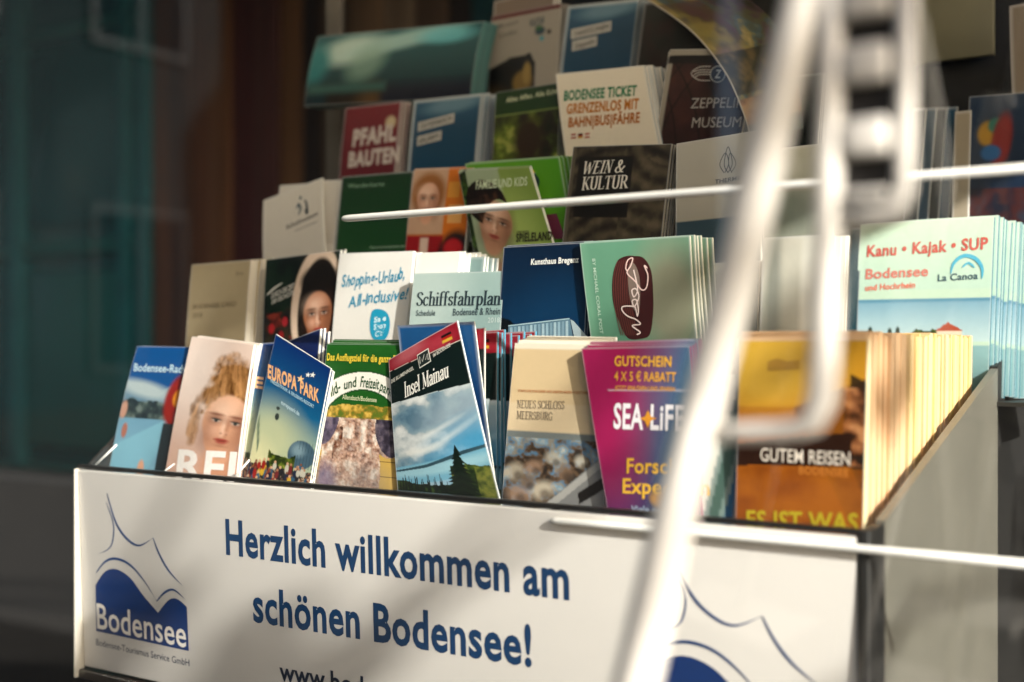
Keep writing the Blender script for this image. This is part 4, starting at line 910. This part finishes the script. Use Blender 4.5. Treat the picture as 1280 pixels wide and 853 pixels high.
def therme(a): a.all('#b9b4aa'); a.vgrad(0, 1, '#c0bbb0', '#aca69a'); a.rect(-1, .92, 2, 3, '#465a62', .01); a.vgrad(.93, 2, '#42565f', '#5a6c72')
e, f = brochure('brochure', 2, (846, 180), (948, 163), therme, 'white thermal bath leaflet with a thin flame outline', dy=-.010, step=.002, copies=3, t=.003, off=(.001, 0), quad=((852, 440), (960, 440)))
for sx in (-1, 0, 1):
    line(f, e, [(912 + sx * 5, 217), (907 + sx * 5.5, 206), (911 + sx * 3, 184 + abs(sx) * 8), (917 + sx * 4.5, 205), (912 + sx * 4, 217)], 1.0, '#4a4a48')
text(f, e, 'THERME', (896, 231), (928, 226), 5.5, '#3a3a3a', .01)

# ================================================================== fourth row
def art(a): a.all('#7c2a34'); a.vgrad(0, 2, '#842e38', '#5c2230'); a.ell(.85, .28, .09, .09, '#d0c0a0', .3); a.rect(-1, 1.12, 2, 3, '#2c3f66', .03); a.rect(.02, .0, .05, 1.1, '#5c2028')
e, f = brochure('brochure', 3, (432, 135), (502, 127), art, 'dull red leaflet with two lines of thick pale capitals, fourth row', step=.003, copies=5, t=.003, off=(.0008, .0004), pg='#b9aca4')
text(f, e, 'PFAHL', (444, 184), (498, 176), 21, '#c9bcb4', .05); text(f, e, 'BAUTEN', (440, 210), (503, 203), 19, '#c9bcb4', .05)

def labels(a): a.all('#23526c'); a.vgrad(0, .4, '#3c6a84', '#23526c'); a.ell(.6, .1, .4, .1, '#8ca8b4', .8, -.1, .6); a.ell(.8, 1.08, .03, .12, '#141c20', .4, -.4); a.rect(-.1, -.1, .03, 3, '#b4bcc0', .01); a.rect(-.1, -.1, 2, .03, '#b4bcc0', .01)
def label_bars(f, e, bars):
    for a, b, h, s in bars:
        fill(f, e, [(a[0], a[1] - h), (b[0], b[1] - h), b, a], '#b9b4ac', lift=.0008)
        text(f, e, s, (a[0] + 3, a[1] - h * .25), (b[0] - 3, b[1] - h * .25), h * .5, '#4c4844', .02, lift=.0011)
e, f = brochure('brochure', 3, (518, 126), (602, 117), labels, 'blue leaflet with two white label strips, beside the dull red one', step=.003, copies=6, t=.003, off=(.0014, .0002), pg='#b0b4b4')
label_bars(f, e, [((525, 166), (570, 154), 12, 'ÖSTERREICH'), ((525, 184), (555, 176), 12, 'ERLEBEN')])

def zoo(a):
    a.all('#2c3c14'); a.mottle(.3, 3, 5, ['#1c2410', '#6c7c2c', '#3c4418', '#a0a458', '#2c2418', '#545c24'], 14, octv=6); a.ell(.55, .7, .22, .3, '#3c2c1c', .6); a.ell(.45, 1.15, .22, .22, '#2c2018', .5); a.ell(.4, 1.2, .09, .1, '#8c7460', .6); a.ell(.8, 1.1, .2, .12, '#5c4c3c', .7, .4)
    a.rect(-.1, -.1, 1.1, .33, '#26461c', .02); a.rect(-.1, .32, 1.1, .34, '#8c9c5c', .01)
e, f = brochure('brochure', 3, (620, 116), (702, 103), zoo, 'green zoo leaflet with an ape among branches, fourth row', step=.0015, copies=3, t=.003, pg='#8c8c7c')
text(f, e, 'Alles Affen. Alle Echt.', (634, 129), (699, 117), 6.5, '#c8cca8', .02)

def art(a): a.all('#e6dccb'); a.vgrad(0, 2, '#eae0d0', '#d6cab6')
e, f = brochure('brochure', 3, (695, 93), (806, 82), art, 'cream transport ticket leaflet with green and orange capitals', 'brochure', dy=-.012, quad=((718, 230), (838, 222)), step=.004, copies=8, t=.0028, off=(.0016, .0002), pg='#a9b0b4', gap=.0014, clabel='bluish edged copy behind the cream transport ticket leaflet')
text(f, e, 'BODENSEE TICKET', (707.5, 127), (798.5, 120.5), 13, '#1f7a54', .035)
text(f, e, 'GRENZENLOS MIT', (712, 144), (802, 137.5), 13, '#c07420', .035)
text(f, e, 'BAHN|BUS|FÄHRE', (715, 161), (804, 155), 13, '#b0641c', .035)
for k, cc in enumerate((('#a8281c', '#e0d8c8', '#a8281c'), ('#1c1814', '#a8281c', '#c89a2c'), ('#a8281c', '#e0d8c8', '#a8281c'))):
    for j in range(3): fill(f, e, [(719 + k * 8.5, 169.5 + j * 2 - k * .4), (725 + k * 8.5, 169 + j * 2 - k * .4), (725 + k * 8.5, 171 + j * 2 - k * .4), (719 + k * 8.5, 171.5 + j * 2 - k * .4)], cc[j])

def zep(a):
    a.all('#4c2c26'); a.mottle(0, 3, 3, ['#3c2420', '#5c3830', '#4a2c28', '#2c1c18'], 4, al=.7)
    for k in range(7):
        for s_ in (-1, 1):
            u = (a.p * s_ * 1.0 + a.q * .55 + k * .28 - .6); a.a((np.abs(u + .1 * np.sin(a.q * 3)) < .012).astype(float) * .8, '#17100e')
    a.rect(-.1, -.1, .06, 3, '#a8a094', .008); a.rect(-.1, -.1, 2, .07, '#a8a094', .008); a.rect(-.1, .07, 2, .16, '#1c1414', .02)
e, f = brochure('brochure', 3, (838, 62), (945, 61), zep, 'brown airship museum leaflet with winged round badge, fourth row', step=.0014, copies=3, t=.003, off=(-.002, -.0005), dy=-.006, pg='#b4ac9c')
text(f, e, 'ZEPPELIN', (866, 137), (934, 136), 13.5, '#b4aca4', .0); text(f, e, 'MUSEUM', (868, 161.5), (929, 160.5), 13.5, '#b4aca4', .0)
for k in range(3): line(f, e, [(868 + k, 91 + k * 4), (876, 88.5 + k * 3), (890, 88.3 + k * 3)], 1.3, '#b4aca4')
line(f, e, [(890, 84), (875, 85), (866, 93), (875, 101), (890, 102)], 1.4, '#b4aca4')
fill(f, e, [(899 + 10 * math.cos(t * .449), 94 + 11 * math.sin(t * .449)) for t in range(14)], '#b4b4b0', lift=.0012)
fill(f, e, [(899 + 8.6 * math.cos(t * .449), 94 + 9.6 * math.sin(t * .449)) for t in range(14)], '#1c2c44', lift=.0015)
text(f, e, 'Z', (895.5, 99), (902.5, 99), 11, '#c4c8cc', .02, lift=.0019)

# ================================================================== fifth row
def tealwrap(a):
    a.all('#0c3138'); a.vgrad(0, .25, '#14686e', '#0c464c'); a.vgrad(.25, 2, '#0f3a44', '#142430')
    a.ell(.25, .09, .2, .07, '#cfe4da', .8, -.1, .9); a.ell(.55, .06, .3, .04, '#bcdcd6', .9, -.15, .8); a.ell(.36, .16, .12, .08, '#9ab8a8', .9, -.5, .7); a.ell(.02, .15, .1, .1, '#2c8c90', .8)  # pale blobs are gloss of the wrap painted into the print
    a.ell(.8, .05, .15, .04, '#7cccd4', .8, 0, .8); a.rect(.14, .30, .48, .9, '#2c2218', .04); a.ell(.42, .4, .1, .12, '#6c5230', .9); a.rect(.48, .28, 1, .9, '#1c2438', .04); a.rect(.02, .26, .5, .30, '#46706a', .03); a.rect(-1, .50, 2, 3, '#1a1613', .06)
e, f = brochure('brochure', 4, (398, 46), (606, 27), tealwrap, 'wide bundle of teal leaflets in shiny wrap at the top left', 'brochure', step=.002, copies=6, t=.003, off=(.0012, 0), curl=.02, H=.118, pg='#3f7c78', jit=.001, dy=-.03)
box('riser_block', (.0, .515, 1.4395), (.235, .56, 1.535), tier, rack)
def art(a):
    a.all('#a8a096'); a.rect(-.1, -.1, 1.1, .06, '#6c1c1c', .01); a.ell(.72, .3, .07, .05, '#2c4a58', .5); a.ell(.85, .33, .03, .03, '#2c2424', .4); a.ell(.75, .4, .03, .03, '#3c9ca8', .4); a.ell(.7, .26, .05, .03, '#3a6a44', .5)
    a.poly([(-.1, .72), (.3, .58), (.6, .56), (.68, .7), (.68, 1.2), (-.1, 1.3)], '#1c1c1c'); a.ell(.5, .9, .14, .14, '#8c7440', .4); a.ell(.56, .8, .06, .14, '#a08850', .4); a.ell(.1, 1.05, .2, .15, '#4c3c1c', .8, 0, .7)
e, f = brochure('brochure', 4, (615, 21), (702, 4), art, 'off white leaflet with dark red rule and a black picture, top row', step=.002, copies=4, t=.003, off=(.0012, 0), pg='#8c8478', jit=.002)
text(f, e, 'Museum', (624, 37), (649, 30), 6.5, '#5c5854', .01); text(f, e, 'Lindau', (626, 49), (648, 43), 6.5, '#5c5854', .01); text(f, e, 'KULTUR', (664, 34), (682, 30), 9, '#3a4a50', .04)
e, f = brochure('brochure', 4, (618, 2), (694, -14), lambda a: a.all('#8c7c70'), 'brownish leaflet just showing above the off white one', step=.004, dy=.02, copies=2)
e, f = brochure('brochure', 4, (710, 8), (799, -1), labels, 'dark blue leaflet with two label strips in the top row', step=.003, copies=5, t=.003, off=(.0014, 0), pg='#7c8484')
label_bars(f, e, [((716, 51), (766, 40), 13, 'TARIFZONEN'), ((718, 66), (749, 59), 13, 'Zeppelin')])
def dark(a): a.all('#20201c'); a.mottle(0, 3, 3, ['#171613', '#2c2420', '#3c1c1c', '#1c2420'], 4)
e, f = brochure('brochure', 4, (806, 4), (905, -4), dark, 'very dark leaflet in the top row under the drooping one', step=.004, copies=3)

# drooping leaflet that bends forward out of the top row
def droop(name, edge_l, edge_r, ys, paint, label):
    """edge_l / edge_r: the two long edges of the sheet, pixel by pixel, with the distance of each point (ys)"""
    n, m = 110, 70
    L = smoothpts([(*p, y) for p, y in zip(edge_l, ys)], 30); R = smoothpts([(*p, y + .02) for p, y in zip(edge_r, ys)], 30)
    def samp(c, t):
        k = t * (len(c) - 1); i = min(int(k), len(c) - 2); return c[i] * (1 - (k - i)) + c[i + 1] * (k - i)
    def P3(q): return hit(q[0], q[1], (0, q[2], 0), (0, 1, 0))
    V = []
    for j in range(n + 1):
        A_, B_ = P3(samp(L, j / n)), P3(samp(R, j / n))
        for i in range(m + 1): V.append(A_ + (B_ - A_) * i / m)
    a = Art(.1, .2, .01); a.nx, a.ny = m, n; a.A = 2.; u = np.linspace(0, 1, m + 1); v = np.linspace(0, 1, n + 1)
    Vv, Uu = np.meshgrid(v, u, indexing='ij'); a.p = Uu.ravel(); a.q = (Vv * a.A).ravel(); a.c = np.ones((a.p.size, 3)) * .8; paint(a)
    F = [(j * (m + 1) + i, j * (m + 1) + i + 1, (j + 1) * (m + 1) + i + 1, (j + 1) * (m + 1) + i) for j in range(n) for i in range(m)]
    V = np.array(V); o0 = V[:m + 1].mean(0)
    me = mesh('cover', V - o0, F, True); at = me.color_attributes.new('print', 'FLOAT_COLOR', 'POINT')
    at.data.foreach_set('color', np.concatenate([np.clip(a.c, 0, 1), np.ones((len(V), 1))], 1).astype(np.float32).ravel())
    e = empty(name, tuple(o0)); tag(e, label, 'brochure'); o = link('cover', me, PRINT, e)
    sm = o.modifiers.new('thickness', 'SOLIDIFY'); sm.thickness = .0012; sm.offset = 0
    return e
def landscape(a):
    a.all('#3c3a24'); a.vgrad(0, .5, '#7c7454', '#5c6a6c'); a.mottle(0, 3, 5, ['#2c2c18', '#7c7040', '#4c4a2c', '#a08c60', '#46303a', '#3c5058'], 13, octv=6)
    a.mottle(.2, .8, 6, ['#503038', '#4c3c2c', '#8c7c3c'], 5, 0, .5, al=.7); a.mottle(.8, 1.3, 8, ['#1c1a12', '#5c4c2c', '#2c2a1c'], 7); a.mottle(1.35, 1.7, 6, ['#8c6c50', '#a08464', '#6c5040'], 9); a.mottle(1.75, 3, 6, ['#2c4048', '#4c6068', '#3c4a44'], 3)
    a.rect(-.1, -.1, .02, 3, '#b4aca0', .01); a.rect(.0, .0, .4, .12, '#8c2c2c', .03)
droop('brochure', [(796, -8), (862, 38), (905, 90), (928, 140), (940, 178)], [(905, -22), (962, 22), (990, 70), (1000, 120), (1004, 160)], [.50, .44, .385, .35, .335], landscape, 'landscape leaflet drooping forward in a curve from the top row')
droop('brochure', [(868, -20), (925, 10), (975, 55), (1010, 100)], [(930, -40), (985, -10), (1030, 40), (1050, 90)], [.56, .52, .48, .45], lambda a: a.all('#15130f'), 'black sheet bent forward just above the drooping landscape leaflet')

# ================================================================== frame reflected in the glass, built as white tubes before the rack
FY = -.42
KR = .80
def Q(px, py, y=FY): return hit(px, py, (0, y, 0), (0, 1, 0))
st = empty('reflected_frame', (float(Q(860, 600)[0]), FY, 0)); tag(st, 'white frame reflection built as solid tubes in front of the leaflet rack', 'stand')
wm = mat('reflection_white', '#d2cec4', .3, coat=.4, noise=.10, nscale=18, bump=.05)
INV = Matrix.Translation(-Vector(st.location))
def part(o): o.matrix_parent_inverse = INV; return o
low = Q(785, 900); top = Q(1022, -80)
ddir = (Q(785, 900) - Q(868, 520)); foot = low + ddir * ((low[2] - .0) / -ddir[2])
leg = [top, Q(1008, -20), Q(985, 80), Q(955, 200), Q(925, 330), Q(893, 450), Q(868, 545), Q(842, 650), Q(815, 770), low, foot]
part(tube('reflected_bar', leg, [KR * v for v in (.0120, .0120, .0125, .0135, .0135, .0135, .014, .0145, .015, .0155, .0155)], wm, st, 24))
part(tube('upright', [Q(1040, -80), Q(1038, 100), Q(1034, 300), Q(1031, 440), Q(1027, 500), Q(1015, 528), Q(990, 538), Q(940, 540), Q(880, 541)], [KR * v for v in (.0075, .0075, .008, .0085, .009, .008, .0062, .0062, .0062)], wm, st))
part(tube('loop', [Q(1134, -80), Q(1133, 100), Q(1130, 235), Q(1122, 262), Q(1095, 270), Q(1050, 270)], .0052 * KR, wm, st))
dkm = mat('dark_slot', '#1a1715', .6)
a_, b_ = Q(1052, 262, FY + .004), Q(1122, -60, FY + .004)
part(box('slot_plate', (a_[0], FY + .004, a_[2]), (b_[0], FY + .008, b_[2]), dkm, st))
for y0, y1 in ((28, -30), (108, 52), (198, 146), (254, 236)):
    a_, b_ = Q(1056, y0), Q(1114, y1); part(box('pad', (a_[0], FY - .006, a_[2]), (b_[0], FY + .003, b_[2]), wm, st, .003))
pol = mat('streak_metal', '#f4f2ee', .28, metal=.55)
def rail(name, c, x_left, x_right, r, y, m, holder):
    """a rod along the rack at the height seen at pixel c, from pixel column x_left to x_right"""
    z = float(Q(*c, y)[2]); xa, xb = float(Q(x_left, 400, y)[0]), float(Q(x_right, 400, y)[0])
    xs = [xa + (xb - xa) * t for t in (0, .004, .012, .15, .3, .6, 1)]; k = (.55, .85, 1, 1, 1, 1, 1)
    o = tube(name, [(x, y, z) for x in xs], [r * v for v in k], m, holder, 16); return o, (xa, xb, z)
# two light streaks in the glass, built as white rods along the rack
o, (ua, ub, uz) = rail('upper_streak', (800, 246), 428, 1420, .0036, -.02, mat('upper_streak_white', '#efece6', .22, metal=.15, coat=.6), rack)
for x in (ub - .004,): box('streak_cap', (x - .005, -.0255, uz - .0055), (x + .005, -.0145, uz + .0055), pol, rack, .002)
o, (la_, lb_, lz) = rail('lower_streak', (900, 670), 690, 1420, .0034, -.0040, mat('lower_streak_white', '#f4f1ea', .3), rack)

# ================================================================== shop window in front of everything and the street it reflects
g = bpy.data.materials.new('window_glass'); g.use_nodes = True; nt = g.node_tree; nt.nodes.clear()
go = nt.nodes.new('ShaderNodeOutputMaterial'); mx = nt.nodes.new('ShaderNodeMixShader'); tr = nt.nodes.new('ShaderNodeBsdfTransparent'); gl = nt.nodes.new('ShaderNodeBsdfGlossy'); fr = nt.nodes.new('ShaderNodeFresnel')
gm_ = nt.nodes.new('ShaderNodeNewGeometry'); io = nt.nodes.new('ShaderNodeMapRange'); io.inputs['To Min'].default_value = 1.5; io.inputs['To Max'].default_value = 1 / 1.5
nt.links.new(gm_.outputs['Backfacing'], io.inputs['Value']); nt.links.new(io.outputs[0], fr.inputs['IOR'])   # both faces reflect alike, air against glass
gl.inputs['Roughness'].default_value = .0; tr.inputs['Color'].default_value = (.985, .995, .99, 1)
gl.inputs['Color'].default_value = (1, 1, 1, 1)
nt.links.new(fr.outputs[0], mx.inputs[0]); nt.links.new(tr.outputs[0], mx.inputs[1]); nt.links.new(gl.outputs[0], mx.inputs[2]); nt.links.new(mx.outputs[0], go.inputs[0])
win = box('window_pane', (-3.0, -.212, .15), (4.2, -.207, 2.05), g); tag(win, 'clear shop window pane standing between the white frame reflection and the leaflet rack', 'window')
win['kind'] = 'thing'

def house(x, y, ax, w_, h_, colw, floors, n, label, rot):
    e = empty('town_house', (x, y, 0)); e.rotation_euler.z = rot; tag(e, label, 'house')
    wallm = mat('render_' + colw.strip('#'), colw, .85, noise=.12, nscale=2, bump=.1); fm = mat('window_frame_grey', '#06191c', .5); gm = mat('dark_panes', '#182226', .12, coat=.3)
    box('wall', (-w_ / 2, 0, 0), (w_ / 2, 3, h_), wallm, e)
    for k in range(floors):
        for i in range(n):
            cx = -w_ / 2 + (i + .5) * w_ / n; z0 = .9 + k * 2.9
            f_ = box('window', (cx - .55, -.05, z0), (cx + .55, -.002, z0 + 1.5), fm, e)
            for sx in (-1, 1): box('pane', (cx + sx * .26 - .22, -.06, z0 + .08), (cx + sx * .26 + .22, -.052, z0 + 1.42), gm, f_)
    box('plinth', (-w_ / 2 - .02, -.04, 0), (w_ / 2 + .02, -.003, .6), mat('plinth_grey', '#1c1b19', .9, noise=.2, nscale=5), e)
    return e
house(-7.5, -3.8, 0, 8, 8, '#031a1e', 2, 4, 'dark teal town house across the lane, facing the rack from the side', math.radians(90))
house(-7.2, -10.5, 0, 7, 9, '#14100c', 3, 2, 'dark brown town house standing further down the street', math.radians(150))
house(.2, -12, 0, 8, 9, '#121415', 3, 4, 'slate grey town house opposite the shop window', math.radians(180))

# white folded parasols added for pale streaks reflected in the window
cloth = mat('parasol_cloth', '#ddd8cc', .85, noise=.08, nscale=12)
def parasol(x, y, tilt, label):
    e = empty('streak_parasol', (x, y, 0)); e.rotation_euler = (0, tilt, 0); tag(e, label, 'parasol', 'folded parasols added for reflected streaks')
    tube('pole', [(0, 0, 0), (0, 0, 1.2), (0, 0, 2.75)], .02, mat('parasol_pole', '#c9c6be', .4), e, 12)
    V = []; F = []; n = 40; zs = (2.68, 2.5, 2.2, 1.8, 1.4, 1.05, .95); rs = (.025, .06, .085, .11, .13, .15, .14)
    for z, rr in zip(zs, rs):
        for k in range(n): t = 2 * math.pi * k / n; q = rr * (1 + .28 * math.cos(8 * t)); V.append((q * math.cos(t), q * math.sin(t), z))
    for i in range(len(zs) - 1): F += [(i * n + k, (i + 1) * n + k, (i + 1) * n + (k + 1) % n, i * n + (k + 1) % n) for k in range(n)]
    F.append(tuple(range(n))); link('canopy', mesh('canopy', V, F, True), cloth, e)
    box('foot_plate', (-.28, -.28, .0), (.28, .28, .06), mat('concrete', '#8c8880', .9, noise=.2, nscale=20), e, .01)
parasol(.38, -3.3, math.radians(9), 'added white folded parasol leaning to one side, closest to the window')
parasol(.12, -4.6, math.radians(-4), 'added white folded parasol standing almost upright further out')
parasol(-.62, -4.1, math.radians(13), 'added white folded parasol leaning most, by the brown house')

# unseen tree added on the sunny side to break up light on the rack
S0 = np.array([.45, 0, 1.08]); sv = np.array(SUN); tc_ = S0 + sv * 4.3
tr_ = empty('dapple_tree', (float(tc_[0]) + .5, float(tc_[1]) - .9, 0)); tag(tr_, 'unseen young tree added to dapple the sunlight on the rack', 'tree')
bark = mat('bark', '#4a3c30', .9, noise=.3, nscale=14, bump=.4)
leafm = mat('leaf_green', '#3f5a24', .6, noise=.2, nscale=8)
rt_ = random.Random(11); loc0 = np.array(tr_.location)
top_ = tc_ - loc0
tube('trunk', [(0, 0, 0), (.03, 0, .8), (-.02, .05, 1.7), (.0, .1, 2.4), tuple(top_ * [.3, .4, 1.0] + [0, 0, .2])], [.075, .065, .055, .045, .02], bark, tr_, 14)
ux = np.cross(sv, [0, 0, 1]); ux /= np.linalg.norm(ux); uy = np.cross(ux, sv)
V = []; F = []
NCL = [(-.30, -.06, .12), (.10, -.20, .13), (.42, .12, .12), (.66, -.30, .15), (-.02, .34, .12), (-.62, .34, .15), (.45, .5, .16), (.95, .2, .16), (-.9, -.3, .15)]
for (a_, b_, rr) in NCL:
    c_ = top_ + ux * a_ + uy * b_ + sv * rt_.uniform(-.4, .4)
    tube('limb', [tuple(top_ * [.1, .3, .85]), tuple((top_ * [.5, .6, .92] + c_) / 2), tuple(c_)], [.016, .009, .004], bark, tr_, 8)
    for k in range(36):
        d = np.array([rt_.gauss(0, 1) for _ in range(3)]); d = d / np.linalg.norm(d) * rr * rt_.random() ** .5; p = c_ + d
        a1 = np.array([rt_.gauss(0, 1) for _ in range(3)]); a1 /= np.linalg.norm(a1); a2 = np.cross(a1, [rt_.gauss(0, 1) for _ in range(3)]); a2 /= np.linalg.norm(a2)
        L_ = rt_.uniform(.035, .06); i0 = len(V)
        V += [p - a1 * L_, p + a2 * L_ * .45 - a1 * L_ * .2, p + a2 * L_ * .35 + a1 * L_ * .4, p + a1 * L_, p - a2 * L_ * .35 + a1 * L_ * .4, p - a2 * L_ * .45 - a1 * L_ * .2]
        F.append(tuple(range(i0, i0 + 6)))
cr = link('crown', mesh('crown', V, F), leafm, tr_); cr['kind'] = 'stuff'
